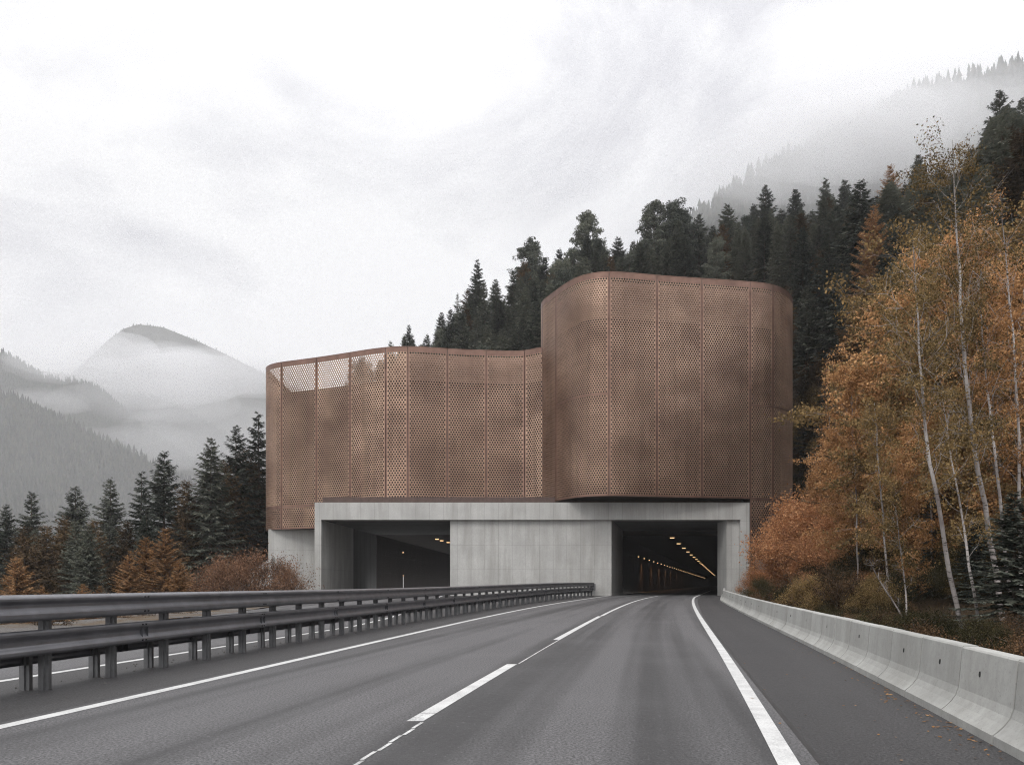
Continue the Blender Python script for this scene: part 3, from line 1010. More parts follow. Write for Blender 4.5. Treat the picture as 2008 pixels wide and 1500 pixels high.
def pine(seed, H=20., bare=.45, R=3.4, nb=58):
    r = np.random.default_rng(seed)
    bend = r.normal(0, .35, 2)
    tp = lambda t: np.array([bend[0] * math.sin(t * 2.2), bend[1] * math.sin(t * 1.7), H * t])
    tv = [tube([tp(t) - np.array([0, 0, .8 if t == 0 else 0]) for t in np.linspace(0, .98, 8)], np.linspace(H * .014, .03, 8), 7)]
    Cs = []
    for q in range(nb):
        t = bare + (1 - bare) * (q + r.uniform(0, 1)) / nb
        k = (t - bare) / (1 - bare)
        L = R * (.22 + .80 * (1 - k) ** .7 * min(1, .45 + 2.2 * k)) * r.uniform(.6, 1.1)
        a = r.uniform(0, 6.28)
        b = tp(t); e = b + np.array([math.cos(a) * L, math.sin(a) * L, L * r.uniform(-.05, .45)])
        mid = (b + e) / 2 + np.array([0, 0, -.1 * L])
        tv.append(tube([b, mid, e], [.06, .04, .015], 4))
        nc = int(2 + L * 2.2)
        for c in range(nc):
            u = r.uniform(.35, 1.05)
            ct = b + (e - b) * u + r.normal(0, .28, 3)
            m = 60
            rad = r.uniform(.45, .85)
            d = sph_dirs(m, r) * (r.uniform(.3, 1, m) ** .5)[:, None] * rad * np.array([1.15, 1.15, .62])
            Cs.append(ct + d)
    C = np.concatenate(Cs)
    return tv, [leaf_quads(C, .36, r, -.2, .36)]


def broadleaf(seed, pts, r0, nbr=40, leaves=9000, leaf=.12, z0=.18, spread=.22, up=.9, sag=.25, sparse=0., clump=.42, twig=5, limb_top=.95, minr=.012):
    """trunk along pts (local, metres); limbs leave it from z0 upwards; leaves gather on twigs."""
    r = np.random.default_rng(seed)
    pts = np.asarray(pts, float)
    d = np.r_[0, np.cumsum(np.linalg.norm(np.diff(pts, axis=0), axis=1))]; H = d[-1]
    P = lambda t: np.array([np.interp(t * H, d, pts[:, k]) for k in range(3)])
    ts = np.linspace(0, 1, 16)
    tp = np.array([P(t) for t in ts]); tp[1:-1, :2] += r.normal(0, .025 * r0 * 10, (14, 2))
    tv = [tube(tp, r0 * (1 - ts) ** .8 + minr, 8)]
    tw = []
    for q in range(nbr):
        t = z0 + (limb_top - z0) * ((q + r.random()) / nbr)
        k = (t - z0) / (1 - z0)
        L = H * spread * (.35 + .9 * math.sin(math.pi * min(1, .18 + .80 * k))) * r.uniform(.55, 1.15)
        a = q * 2.4 + r.normal(0, .4)
        b = P(t); h = np.array([math.cos(a), math.sin(a), 0])
        u = np.linspace(0, 1, 5)
        el = up * r.uniform(.75, 1.25)
        crv = b + h[None] * (L * u)[:, None] * math.cos(el) + np.array([0, 0, 1.])[None] * (L * (u * math.sin(el) - sag * u ** 2.2))[:, None]
        crv[1:] += r.normal(0, .03 * L, (4, 3))
        tv.append(tube(crv, np.linspace(max(.009, r0 * .12 * (1 - .6 * k)), .004, 5), 4))
        for v in range(twig):
            uu = r.uniform(.3, 1)
            bb = np.array([np.interp(uu, u, crv[:, j]) for j in range(3)])
            dd = sph_dirs(1, r)[0] * .8 + h * .6 + np.array([0, 0, .25 - sag])
            l = L * r.uniform(.16, .40) + .12
            e = bb + dd / np.linalg.norm(dd) * l
            tv.append(tube([bb, (bb + e) / 2 + r.normal(0, .04, 3), e], [.009, .006, .003], 3))
            tw.append((bb, e, l))
    wgt = np.array([x[2] for x in tw]) * r.uniform(.15 if sparse else .6, 1.3, len(tw)) ** (1 + 2 * sparse)
    idx = r.choice(len(tw), leaves, p=wgt / wgt.sum())
    B = np.array([x[0] for x in tw])[idx]; E = np.array([x[1] for x in tw])[idx]
    u = r.uniform(.1, 1.1, leaves)[:, None]
    C = B + (E - B) * u + r.normal(0, 1, (leaves, 3)) * clump * np.array([1, 1, .8])
    return tv, [leaf_quads(C, leaf, r, .5)]


PROTO = {}


def plant(key, gen, names, tmat, cmat, unit):
    PROTO[key] = dict(gen=gen, name=names, tm=tmat, cm=cmat, unit=unit, root=None)


for s in range(5):
    plant(f'spruce{s}', (lambda s=s: conifer(100 + s, R=[4.3, 5.0, 3.7, 5.4, 4.6][s], dens=1.35, tuft=.8, ragged=[.25, .35, .4, .3, .45][s], droop=[.45, .5, .6, .4, .55][s])), 'spruce_tree', 'bark', 'spruce', 20)
for s in range(2):
    plant(f'brown{s}', (lambda s=s: conifer(130 + s, R=4.8, ragged=.4, droop=.25, rise=.1, tuft=.7, dens=1.3, power=.6)), 'larch_tree', 'bark', 'spruce_brown', 20)
for s in range(3):
    plant(f'larch{s}', (lambda s=s: conifer(150 + s, R=[4.6, 4.0, 5.0][s], ragged=.45, droop=.22, rise=.16, tuft=.5, whorl=.40, dens=1.7, power=.72)), 'larch_tree', 'bark', 'larch', 20)
for s in range(3):
    plant(f'pine{s}', (lambda s=s: pine(170 + s, R=[3.9, 4.4, 4.2][s], bare=[.42, .5, .35][s])), 'pine_tree', 'bark', 'spruce', 20)
for s in range(2):
    plant(f'thin{s}', (lambda s=s: conifer(180 + s, R=3.0, ragged=.6, droop=.75, whorl=.6, dens=1.0, tuft=.7)), 'spruce_tree', 'bark', 'spruce', 20)


def stand(H, lean=.6, seed=0):
    r = np.random.default_rng(seed)
    a = r.uniform(0, 6.28)
    return [(0, 0, -.8), (lean * .3 * math.cos(a), lean * .3 * math.sin(a), H * .4), (lean * math.cos(a), lean * math.sin(a), H)]


for s in range(3):
    plant(f'goldbirch{s}', (lambda s=s: broadleaf(200 + s, stand(18, .6, s), .12, 64, 40000, .19, .08, .28, .75, .34, 0, .24, 7)), 'birch_tree', 'bark_birch', 'gold', 18)
for s in range(2):
    plant(f'olivebirch{s}', (lambda s=s: broadleaf(220 + s, stand(18, .8, s + 5), .12, 60, 34000, .18, .08, .27, .8, .34, .3, .24, 7)), 'birch_tree', 'bark_birch', 'olive', 18)


def bush(seed, H=6., W=4., n=9000, leaf=.12, stems=12, clump=.28):
    r = np.random.default_rng(seed)
    tv, C = [], []
    per = n // (stems * 7)
    for q in range(stems):
        a = q * 2.4 + r.normal(0, .3); rr = (q + .5) / stems
        tip = np.array([math.cos(a) * W * rr * .9, math.sin(a) * W * rr * .9, H * (1.0 - .62 * rr ** 1.8) * r.uniform(.8, 1.08)])
        mid = tip * np.array([.35, .35, .55])
        tv.append(tube([(r.normal(0, .2), r.normal(0, .2), -.4), mid, tip], [.05, .03, .008], 4))
        for v in range(7):
            u = r.uniform(.25, 1)
            b = mid + (tip - mid) * u if u > .5 else mid * (u * 2)
            e = b + (sph_dirs(1, r)[0] * .7 + np.array([math.cos(a) * .5, math.sin(a) * .5, .4])) * H * r.uniform(.10, .24)
            tv.append(tube([b, e], [.014, .004], 3))
            k = r.uniform(0, 1.1, per)[:, None]
            C.append(b + (e - b) * k + r.normal(0, clump, (per, 3)))
    C = np.concatenate(C); C[:, 2] = np.maximum(C[:, 2], .05)
    return tv, [leaf_quads(C, leaf, r, .1)]


for s in range(2):
    plant(f'rustbush{s}', (lambda s=s: bush(300 + s, 6, 4.2, 34000, .15, 26, .42)), 'shrub', 'bark', 'rust', 6)
M['deepgreen'] = leaf_mat('dull_olive_leaves', [(.014, .014, .008), (.036, .033, .018), (.080, .068, .034)], .2, .7, .5)
plant('darkbush', lambda: bush(341, 5, 3.8, 22000, .12, 22, .34), 'shrub', 'bark', 'deepgreen', 5)
plant('tangle', lambda: bush(342, 3, 3.0, 9000, .10, 20, .3), 'shrub', 'bark', 'brush', 3)
for s in range(2):
    plant(f'bramble{s}', (lambda s=s: bush(360 + s, 1.3, 1.5, 9000, .05, 16, .11)), 'shrub', 'bark', ['deepgreen', 'brush'][s], 1.3)
plant('redbush', lambda: bush(310, 4, 5.2, 26000, .10, 30, .26), 'shrub', 'bark', 'reddish', 4)
for s in range(2):
    plant(f'brush{s}', (lambda s=s: bush(320 + s, 2, 1.8, 2600, .085, 10, .16)), 'shrub', 'bark', 'brush', 2)
for s in range(2):
    plant(f'olivebush{s}', (lambda s=s: bush(330 + s, 6, 4.0, 26000, .15, 22, .45)), 'shrub', 'bark', 'olive', 6)


def grow(key, X, Y, Z, H, label, cat, group=None, rot=None, wide=1.0):
    p = PROTO[key]
    if p['root'] is None:
        tv, cv = p['gen']()
        root = empty(p['name'], (0, 0, 0), label, cat, group)
        build('trunk', tv, M[p['tm']], root, org=(0, 0, 0), smooth=True)
        build('crown', cv, M[p['cm']], root, org=(0, 0, 0))
        p['root'] = root
    else:
        root = copy_thing(p['root'])
    root.location = (X, Y, Z)
    root.rotation_euler = (0, 0, random.uniform(0, 6.28) if rot is None else rot)
    s = H / p['unit']
    root.scale = (s * wide, s * wide, s)
    for q in ('label', 'category', 'group'):
        if q in root: del root[q]
    tag(root, label, cat, group)
    return root


def g1(X, Y):
    return float(ground(np.array([X]), np.array([Y]))[0])


def find_depth(px, py, H, lo, hi, pref):
    best = None
    for D in np.arange(lo, hi, 1.5):
        X, Y = at(px, D)
        e = abs(zat(py, D) - g1(X, Y) - H) * 1.0 + abs(D - pref) * .06
        if best is None or e < best[0]: best = (e, D)
    return best[1]


# -- skyline trees of the slope behind the building (px, top py, height, kind)
SKY = [(766, 668, 12, 'spruce3'), (802, 636, 16, 'spruce4'), (838, 655, 16, 'spruce1'), (866, 610, 19, 'spruce0'), (897, 573, 20, 'thin0'), (936, 506, 24, 'spruce2'), (972, 545, 20, 'spruce0'),
       (1006, 530, 20, 'spruce4'), (1038, 478, 24, 'pine1'), (1068, 505, 20, 'spruce1'), (1097, 487, 21, 'spruce4'), (1122, 490, 20, 'pine2'), (1152, 420, 27, 'pine2'), (1186, 462, 21, 'thin1'), (1212, 464, 20, 'spruce3'), (1242, 472, 19, 'spruce1'),
       (1276, 404, 26, 'pine0'), (1300, 462, 20, 'spruce4'), (1328, 402, 26, 'pine1'), (1371, 418, 23, 'spruce4'), (1398, 440, 20, 'spruce0'), (1426, 399, 25, 'spruce3'), (1478, 400, 22, 'spruce1'), (1501, 362, 27, 'spruce4'),
       (1532, 410, 22, 'spruce3'), (1560, 368, 26, 'spruce0'), (1592, 412, 22, 'spruce1'), (1619, 346, 27, 'spruce2'), (1656, 350, 26, 'spruce0'), (1687, 352, 25, 'spruce3'), (1713, 400, 22, 'larch1'), (1745, 322, 25, 'larch0'), (1775, 360, 20, 'spruce1'),
       (1801, 300, 24, 'spruce0'), (1840, 330, 22, 'spruce3'), (1905, 290, 24, 'spruce1'), (1960, 176, 30, 'spruce4'), (2004, 192, 28, 'spruce1')]
KIND = {'spruce': 'dark spruce', 'thin': 'thin ragged spruce', 'pine': 'round topped dark pine', 'larch': 'brown autumn larch'}
pos = []
for n, (px, py, H, k) in enumerate(SKY):
    pref = np.interp(px, [760, 1150, 1600, 1750, 1960], [185, 158, 140, 120, 92])
    D = find_depth(px, py, H, 85, 215, pref)
    X, Y = at(px, D)
    z = g1(X, Y)
    Hh = zat(py, D) - z
    kd = KIND[k.rstrip('0123456789')]
    grow(k, X, Y, z, max(9, Hh), f'{kd} on the skyline behind the building, {ordinal(n + 1)} tree from the left', 'tree', 'skyline trees on the slope behind the building', wide=min(1.3, max(.75, H / max(9, Hh))))
    pos.append((X, Y))
tl = np.array([(s[0], s[1]) for s in SKY], float)


def project(X, Y, Z):
    return CX + FPX * X / Y, HY - FPX * (Z - CAMZ) / Y


def fill(n, pxr, Dr, Hr, kinds, line, margin, label, group, spacing, probs=None, maxpy=2000):
    c = 0; tries = 0
    while c < n and tries < n * 60:
        tries += 1
        px = random.uniform(*pxr); D = random.uniform(*Dr)
        X, Y = at(px, D)
        if -41 < X < 40 and 70 < Y < 120: continue
        if X < 0 and Y < 95 and px > 470: continue
        if XO(Y) - 13.5 < X < XB(min(Y, 110)) + 3 and Y < 100: continue
        if any((X - a) ** 2 + (Y - b) ** 2 < spacing ** 2 for a, b in pos): continue
        z = g1(X, Y); H = random.uniform(*Hr)
        top = project(X, Y, z + H)[1]
        lim = np.interp(px, line[:, 0], line[:, 1]) + margin
        if top < lim:
            H = zat(lim + random.uniform(0, 25), D) - z
            if H < Hr[0] * .55: continue
        if top > maxpy: continue
        k = random.choices(kinds, probs)[0]
        grow(k, X, Y, z - .2, H, label[k.rstrip('0123456789')] if isinstance(label, dict) else label, 'tree', group)
        pos.append((X, Y)); c += 1
    return c


G = 'forest trees on the slope behind the building'
fill(165, (740, 2050), (112, 175), (15, 23), ['spruce0', 'spruce1', 'spruce2', 'spruce3', 'spruce4', 'brown0', 'pine0', 'pine2'], tl, 22,
     {'spruce': 'dark spruce packed below the skyline in the forest behind the building', 'brown': 'brownish larch packed below the skyline in the forest behind the building', 'pine': 'dark pine packed below the skyline in the forest behind the building'}, G, 3.0, [5, 5, 4, 5, 5, 3, 1, 1])
G = 'forest trees on the steep slope behind the birches'
fill(70, (1690, 2150), (58, 112), (14, 22), ['spruce0', 'spruce1', 'spruce3', 'spruce4', 'brown0', 'brown1'], tl, 55,
     {'spruce': 'dark spruce on the steep slope behind the birches', 'brown': 'brownish larch on the steep slope behind the birches'}, G, 2.8, [5, 5, 5, 5, 2, 2])

fill(26, (1560, 1740), (100, 145), (13, 19), ['spruce0', 'spruce1', 'spruce3', 'brown0'], tl, 50,
     {'spruce': 'dark spruce on the slope just right of the building top', 'brown': 'brownish larch on the slope just right of the building top'}, 'trees just right of the building top', 2.6, [4, 4, 4, 1])
fill(34, (755, 1040), (140, 195), (12, 18), ['spruce0', 'spruce1', 'spruce2', 'spruce4'], tl, 12,
     'dark spruce low on the left end of the forest slope above the low bronze volume', 'spruces above the low bronze volume', 2.4)
for q in range(34):
    px = random.uniform(770, 1130); D = random.uniform(150, 190)
    X, Y = at(px, D); z = g1(X, Y)
    H = zat(np.interp(px, tl[:, 0], tl[:, 1]) + random.uniform(8, 55), D) - z
    if 9 < H < 30 and all((X - a) ** 2 + (Y - b) ** 2 > 4 for a, b in pos):
        k = random.choice(['spruce0', 'spruce1', 'spruce4', 'brown0'])
        grow(k, X, Y, z - .2, H, 'brownish larch filling the left end of the forest slope above the low bronze volume' if k[0] == 'b' else 'dark spruce filling the left end of the forest slope above the low bronze volume', 'tree', 'trees filling the left end of the forest slope', wide=min(1.2, 18 / H))
        pos.append((X, Y))
# the depth of the wood: too many to count
lite = [conifer(600 + q, R=[4.6, 5.2, 4.2][q], dens=.55, tuft=1.15, whorl=.62, ragged=.35) for q in range(3)]
dp = []
for q in range(420):
    px = random.uniform(690, 2080); D = random.uniform(108, 230)
    X, Y = at(px, D)
    z = g1(X, Y); H = random.uniform(14, 22)
    lim = np.interp(px, tl[:, 0], tl[:, 1]) + 28
    if project(X, Y, z + H)[1] < lim:
        H = zat(lim + random.uniform(0, 20), D) - z
        if H < 6: continue
    if any((X - a) ** 2 + (Y - b) ** 2 < 2.2 ** 2 for a, b in pos): continue
    if -40 < X < 41 and Y < 122: continue
    V, F = lite[q % 3][1][0]
    a = random.uniform(0, 6.28); k = H / 20
    dp.append((np.c_[(V[:, 0] * math.cos(a) - V[:, 1] * math.sin(a)) * k, (V[:, 0] * math.sin(a) + V[:, 1] * math.cos(a)) * k, V[:, 2] * k] + np.array([X, Y, z]), F))
for q in range(120):
    px = random.uniform(1740, 2100); D = random.uniform(84, 128)
    X, Y = at(px, D); z = g1(X, Y); H = random.uniform(12, 18)
    lim = np.interp(px, tl[:, 0], tl[:, 1]) + 22
    if project(X, Y, z + H)[1] < lim:
        H = zat(lim + random.uniform(0, 20), D) - z
        if H < 3.5: continue
    V, F = lite[q % 3][1][0]
    a = random.uniform(0, 6.28); k = H / 20
    dp.append((np.c_[(V[:, 0] * math.cos(a) - V[:, 1] * math.sin(a)) * k * 1.3, (V[:, 0] * math.sin(a) + V[:, 1] * math.cos(a)) * k * 1.3, V[:, 2] * k] + np.array([X, Y, z - .2]), F))
tag(build('forest', dp, M['spruce']), 'dense dark wood filling the depth of the slope behind the building', 'forest', kind='stuff')

# -- left wood
LEFT = [(-30, 975, 15, 'spruce1'), (12, 985, 14, 'spruce0'), (62, 962, 17, 'spruce4'), (148, 951, 18, 'spruce3'), (216, 936, 18, 'spruce1'), (278, 919, 17, 'spruce2'), (322, 883, 21, 'spruce3'), (366, 940, 16, 'brown0'), (414, 853, 22, 'spruce0'), (440, 905, 18, 'brown1'),
        (463, 831, 21, 'spruce4'), (506, 802, 20, 'spruce2'), (478, 880, 17, 'brown1'), (500, 905, 15, 'brown0')]
ll = np.array([(s[0], s[1]) for s in LEFT], float)
for n, (px, py, H, k) in enumerate(LEFT):
    D = find_depth(px, py, H, max(95, 39 / max(.05, (CX - px) / FPX)), 175, 118)
    X, Y = at(px, D); z = g1(X, Y)
    kd = {'spruce': 'dark spruce', 'brown': 'brownish larch'}[k.rstrip('0123456789')]
    Hh = max(8, zat(py, D) - z)
    grow(k, X, Y, z, Hh, f'{kd} topping the wood left of the building, {ordinal(n + 1)} from the left', 'tree', 'skyline trees of the wood left of the building', wide=1.15 * min(1.25, max(.85, H / Hh)))
    pos.append((X, Y))
fill(105, (-140, 545), (68, 150), (9, 18), ['spruce0', 'spruce1', 'spruce3', 'brown0', 'brown1'], ll, 55,
     {'spruce': 'dark spruce inside the wood left of the building', 'brown': 'brownish larch inside the wood left of the building'}, 'trees inside the wood left of the building', 2.6, [3, 3, 3, 3, 3])
dp = []
for q in range(520):
    px = random.uniform(-150, 640) if q % 3 else random.uniform(330, 500); D = 150 * (1 + 3.2 * random.random() ** 1.6)
    X, Y = at(px, D); z = g1(X, Y); H = random.uniform(12, 20)
    lim = np.interp(px, ll[:, 0], ll[:, 1]) + (8 if 330 < px < 480 and D > 170 else 38)
    if project(X, Y, z + H)[1] < lim:
        H = zat(lim + random.uniform(0, 20), D) - z
        if H < 4: continue
    V, F = lite[q % 3][1][0]
    k = H / 20; a = random.uniform(0, 6.28)
    dp.append((np.c_[(V[:, 0] * math.cos(a) - V[:, 1] * math.sin(a)) * k, (V[:, 0] * math.sin(a) + V[:, 1] * math.cos(a)) * k, V[:, 2] * k] + np.array([X, Y, z]), F))
tag(build('forest', dp, M['spruce']), 'dark wood far back on the slope left of the building', 'forest', kind='stuff')
for n, (px, py, H, D, lab) in enumerate([(34, 1090, 6, 58, 'slim orange larch above the guardrail at the left picture edge'), (254, 1078, 7, 62, 'shorter orange larch, left in the bright group above the guardrail'), (286, 1052, 8, 64, 'narrow orange larch, middle of the bright group above the guardrail'),
                                         (324, 1033, 9, 62, 'tallest bright orange larch above the guardrail'), (82, 1146, 3, 52, 'tiny orange larch just topping the guardrail beside the slim larch'), (163, 1144, 3, 52, 'left of two tiny orange saplings topping the guardrail'),
                                         (196, 1147, 3, 53, 'right of two tiny orange saplings topping the guardrail'), (352, 1095, 6, 60, 'small orange larch right of the tallest bright larch')]):
    X, Y = at(px, D); z = g1(X, Y)
    Hh = zat(py, D) - z
    grow(f'larch{n % 3}', X, Y, z, Hh, lab, 'tree', 'orange larches above the guardrail', wide=1.5)
    pos.append((X, Y))
for px, D, py, k, lab, wd in [(500, 76, 1092, 'redbush', 'big round russet shrub beside the concrete side wall', 1.0), (440, 74, 1105, 'redbush', 'lower russet shrub left of the big round one', .8), (565, 80, 1112, 'redbush', 'thin dark shrub right against the concrete side wall', .5)]:
    X, Y = at(px, D); z = g1(X, Y)
    grow(k, X, Y, z - .2, zat(py, D) - z, lab, 'shrub', 'russet shrubs by the side wall', wide=wd)
for q in range(34):
    Y = random.uniform(22, 72); X = float(XO(Y)) - random.uniform(11.2, 16)
    if project(X, Y, 0)[0] < -80: continue
    z = g1(X, Y)
    grow(f'brush{q % 2}', X, Y, z, random.uniform(.6, 1.5), 'low dry brush on the verge beyond the other carriageway', 'shrub', 'dry brush on the far verge')

# -- autumn trees right of the road (px, depth, top py, kind, label)
RIGHT = [(1738, 60, 598, 'goldbirch0', 'tall golden birch rising highest left in the orange stand', .9), (1700, 63, 690, 'goldbirch1', 'golden birch at the left edge of the orange stand', .9), (1672, 66, 785, 'goldbirch2', 'shorter golden birch overlapping the right end of the building', .85),
         (1662, 68, 850, 'goldbirch0', 'low golden birch close behind the rust shrub', .85), (1612, 66, 905, 'goldbirch1', 'small golden birch between the rust shrub and the bronze volume', .8), (1690, 52, 930, 'goldbirch0', 'low bushy golden birch right behind the rust shrubs', 1.2), (1830, 40, 800, 'goldbirch2', 'bushy gold brown birch between the white trunks', 1.1), (1960, 37, 820, 'goldbirch0', 'bushy gold brown birch right of the tall white trunk', 1.1), (1715, 56, 800, 'goldbirch2', 'bushy orange birch in the middle of the orange stand', 1.3), (1790, 50, 455, 'olivebirch0', 'olive brown birch taller than the golden ones', .95), (1750, 54, 760, 'goldbirch1', 'broad golden birch in front of the orange stand', 1.2),
         (1815, 44, 640, 'olivebirch0', 'olive birch behind the white trunks', 1.3), (1900, 42, 560, 'goldbirch1', 'brown gold birch behind the tallest white trunk', 1.15), (1985, 40, 400, 'olivebirch1', 'tall olive brown birch at the right picture edge', 1.05), (2035, 36, 520, 'goldbirch0', 'golden birch cut by the right picture edge', 1.1),
         (1950, 36, 740, 'olivebirch1', 'lower olive birch at the right behind the barrier', 1.3)]
for px, D, py, k, lab, wd in RIGHT:
    X, Y = at(px, D); z = g1(X, Y)
    grow(k, X, Y, z, zat(py, D) - z, lab, 'tree', 'autumn birches right of the road', wide=wd, rot=.4 + 1.1 * len(lab) % 6.28)
    pos.append((X, Y))
BUSH = [(1572, 68, 985, 'rustbush0', 'large rust shrub covering the right portal leg', 1.0), (1518, 71, 1062, 'rustbush1', 'low rust shrub against the right portal leg', .85), (1610, 62, 985, 'rustbush1', 'rust shrub right of the one at the portal', 1.15), (1660, 56, 1010, 'rustbush0', 'broad rust shrub behind the barrier, beside the rust shrubs', 1.1),
        (1710, 48, 1060, 'darkbush', 'dark olive shrub under the golden birches', 1.1), (1800, 44, 1090, 'darkbush', 'dark olive shrub at the foot of the white trunks', 1.0), (1560, 60, 1120, 'brush0', 'small brown shrub behind the far barrier blocks', 1.2)]
for px, D, py, k, lab, wd in BUSH:
    X, Y = at(px, D); z = g1(X, Y)
    grow(k, X, Y, z - .2, zat(py, D) - z, lab, 'shrub', 'autumn shrubs right of the road', wide=wd)

BL = np.array([(1640, 720), (1700, 640), (1780, 540), (1880, 460), (2008, 430), (2200, 380)], float)
c = tries = 0
while c < 34 and tries < 4000:
    tries += 1
    px = random.uniform(1740, 2160); D = random.uniform(38, 74)
    X, Y = at(px, D)
    if X < XB(Y) + 4 or any((X - a) ** 2 + (Y - b) ** 2 < 2.6 ** 2 for a, b in pos): continue
    if px < 1610 + 1440 * 6.5 / D: continue
    z = g1(X, Y); H = min(zat(np.interp(px, BL[:, 0], BL[:, 1]) + random.uniform(0, 200), D) - z, 20)
    if H < 6: continue
    gold = random.random() < np.interp(px, [1650, 1800, 2000], [.9, .45, .3])
    grow(('goldbirch%d' % (c % 3)) if gold else ('olivebirch%d' % (c % 2)), X, Y, z, H, 'golden leaved birch inside the dense autumn stand right of the road' if gold else 'olive brown birch inside the dense autumn stand right of the road', 'tree', 'birches inside the autumn stand', wide=1.05)
    pos.append((X, Y)); c += 1
for q in range(64):
    Y = random.uniform(15, 68); X = float(XB(Y)) + random.uniform(2.2, 5 if Y < 24 else 13)
    if project(X, Y, 0)[0] > 2200: continue
    z = g1(X, Y)
    k = random.choice(['olivebush0', 'darkbush', 'darkbush', 'darkbush', 'tangle'] if Y < 42 else ['rustbush1', 'rustbush0', 'darkbush', 'tangle'])
    grow(k, X, Y, z - .2, random.uniform(.7, 1.2) if Y < 32 else random.uniform(1.2, 2.8), {'o': 'olive brown shrub in the undergrowth behind the barrier', 'd': 'dark olive shrub in the undergrowth behind the barrier', 't': 'dull brown tangled shrub in the undergrowth behind the barrier', 'r': 'small rust shrub in the undergrowth behind the far barrier blocks'}[k[0]], 'shrub', 'undergrowth shrubs behind the barrier')
for n, (px, D, py, k) in enumerate([(1585, 104, 668, 'olivebush0'), (1612, 100, 700, 'olivebush1'), (1590, 98, 745, 'olivebush1'), (1640, 96, 690, 'brown0'), (1575, 110, 690, 'brown1'), (1625, 92, 790, 'olivebush0'), (1600, 90, 860, 'darkbush'), (1660, 90, 780, 'olivebush1')]):
    X, Y = at(px, D); z = g1(X, Y)
    H = zat(py, D) - z
    if H > 2: grow(k, X, Y, z - .2, min(H, 12 if 'brown' in k else 4.5), 'brownish tree growing close beside the right end of the building' if 'brown' in k else 'brown shrub on the steep bank close beside the right end of the building', 'tree' if 'brown' in k else 'shrub', 'growth beside the right end of the building')

for n, (px, D) in enumerate([(1572, 109), (1590, 106), (1606, 110), (1622, 104), (1640, 107), (1578, 101), (1598, 97), (1618, 95), (1645, 98), (1665, 102), (1588, 92), (1612, 89), (1680, 94), (1570, 116), (1635, 92), (1655, 88), (1574, 98), (1584, 96), (1600, 93.5), (1612, 92), (1626, 90), (1592, 99)]):
    X, Y = at(px, D)
    if X < 38 and Y < 120: continue
    k = ['spruce0', 'brown1', 'spruce3', 'brown0', 'spruce1'][n % 5]
    grow(k, X, Y, g1(X, Y) - .2, random.uniform(5.5, 10), {'s': 'dark young spruce on the steep bank right of the tall bronze volume', 'b': 'brownish young larch on the steep bank right of the tall bronze volume'}[k[0]], 'tree', 'young trees on the bank right of the tall bronze volume', wide=1.3)

for q in range(44):
    X = random.uniform(36.5, 46); Y = random.uniform(86, 108)
    z = g1(X, Y)
    if z < 3: continue
    k = ['olivebush1', 'tangle', 'olivebush0', 'brush1'][q % 4]
    grow(k, X, Y, z - .4, random.uniform(2.0, 4.2), 'brown bush clinging to the rock face right of the tall bronze volume' if k[0] == 'o' else 'dry brush clinging to the rock face right of the tall bronze volume', 'shrub', 'bushes on the rock face')

# -- birches with trunks that read one by one (photo pixels of the trunk line)
TR = [([(1868, 275), (1875, 420), (1879, 520), (1890, 700), (1905, 830), (1925, 960), (1947, 1090), (1962, 1195)], 29, .15, 'tall white birch with the sparse high crown behind the barrier', 'olive', 40, 5200, .33, .085),
      ([(1790, 465), (1797, 600), (1806, 760), (1822, 900), (1845, 1020), (1862, 1130), (1892, 1262)], 26, .12, 'white birch leaning left, nearest to the barrier', 'olive', 30, 3000, .38, .08),
      ([(1915, 520), (1925, 640), (1935, 760), (1950, 880), (1962, 980), (1972, 1080), (1985, 1230)], 31, .10, 'thin birch close right of the tall white birch', 'gold', 26, 2600, .35, .08),
      ([(1962, 380), (1972, 520), (1985, 640), (1992, 760), (1998, 900), (2003, 1230)], 32, .10, 'bare branched birch near the right picture edge', 'gold', 30, 1500, .25, .08),
      ([(1845, 760), (1862, 880), (1885, 1000), (1900, 1100), (1925, 1255)], 27, .075, 'slender birch between the leaning birch and the tall one', 'olive', 16, 1200, .35, .08),
      ([(1758, 1000), (1766, 1080), (1775, 1150), (1780, 1235)], 30, .05, 'short straight birch stem behind the barrier', 'olive', 8, 500, .4, .08),
      ([(1706, 1100), (1725, 1140), (1752, 1180), (1786, 1238)], 29, .05, 'thin bare stem leaning left over the undergrowth', 'brush', 6, 120, .4, .07),
      ([(1715, 790), (1722, 900), (1730, 1000), (1738, 1100), (1745, 1215)], 38, .09, 'grey birch stem in the shade of the olive birch', 'olive', 18, 2600, .3, .10),
      ([(1668, 720), (1672, 830), (1677, 930), (1680, 1030), (1684, 1200)], 46, .09, 'grey birch stem rising through the golden leaves', 'gold', 24, 5200, .25, .12)]
for n, (line, D, r0, lab, cm, nb, nlv, z0, lf) in enumerate(TR):
    line = line[::-1]
    pts = []
    for q, (px, py) in enumerate(line):
        d = D + .5 * math.sin(q * 1.3 + n)
        x, y_ = at(px, d); pts.append((x, y_, zat(py, d)))
    bx, by, bz = pts[0]
    gz = g1(bx, by)
    if bz > gz - .5: pts.insert(0, (bx + .2, by, gz - .6))
    else: pts[0] = (bx, by, gz - .4)
    P0 = np.array(pts)
    base = np.array([P0[0][0], P0[0][1], gz])
    root = empty('birch_tree', base, lab, 'tree', 'white stemmed birches behind the barrier')
    tv, cv = broadleaf(400 + n, P0 - base, r0 * .70, nb, int(nlv * 3.2), lf * 1.05, z0, .15, 1.1, .10, .8, .16, 6, minr=.008)
    build('trunk', tv, M['bark_birch'], root, org=(0, 0, 0), smooth=True)
    build('crown', cv, M[cm], root, org=(0, 0, 0))
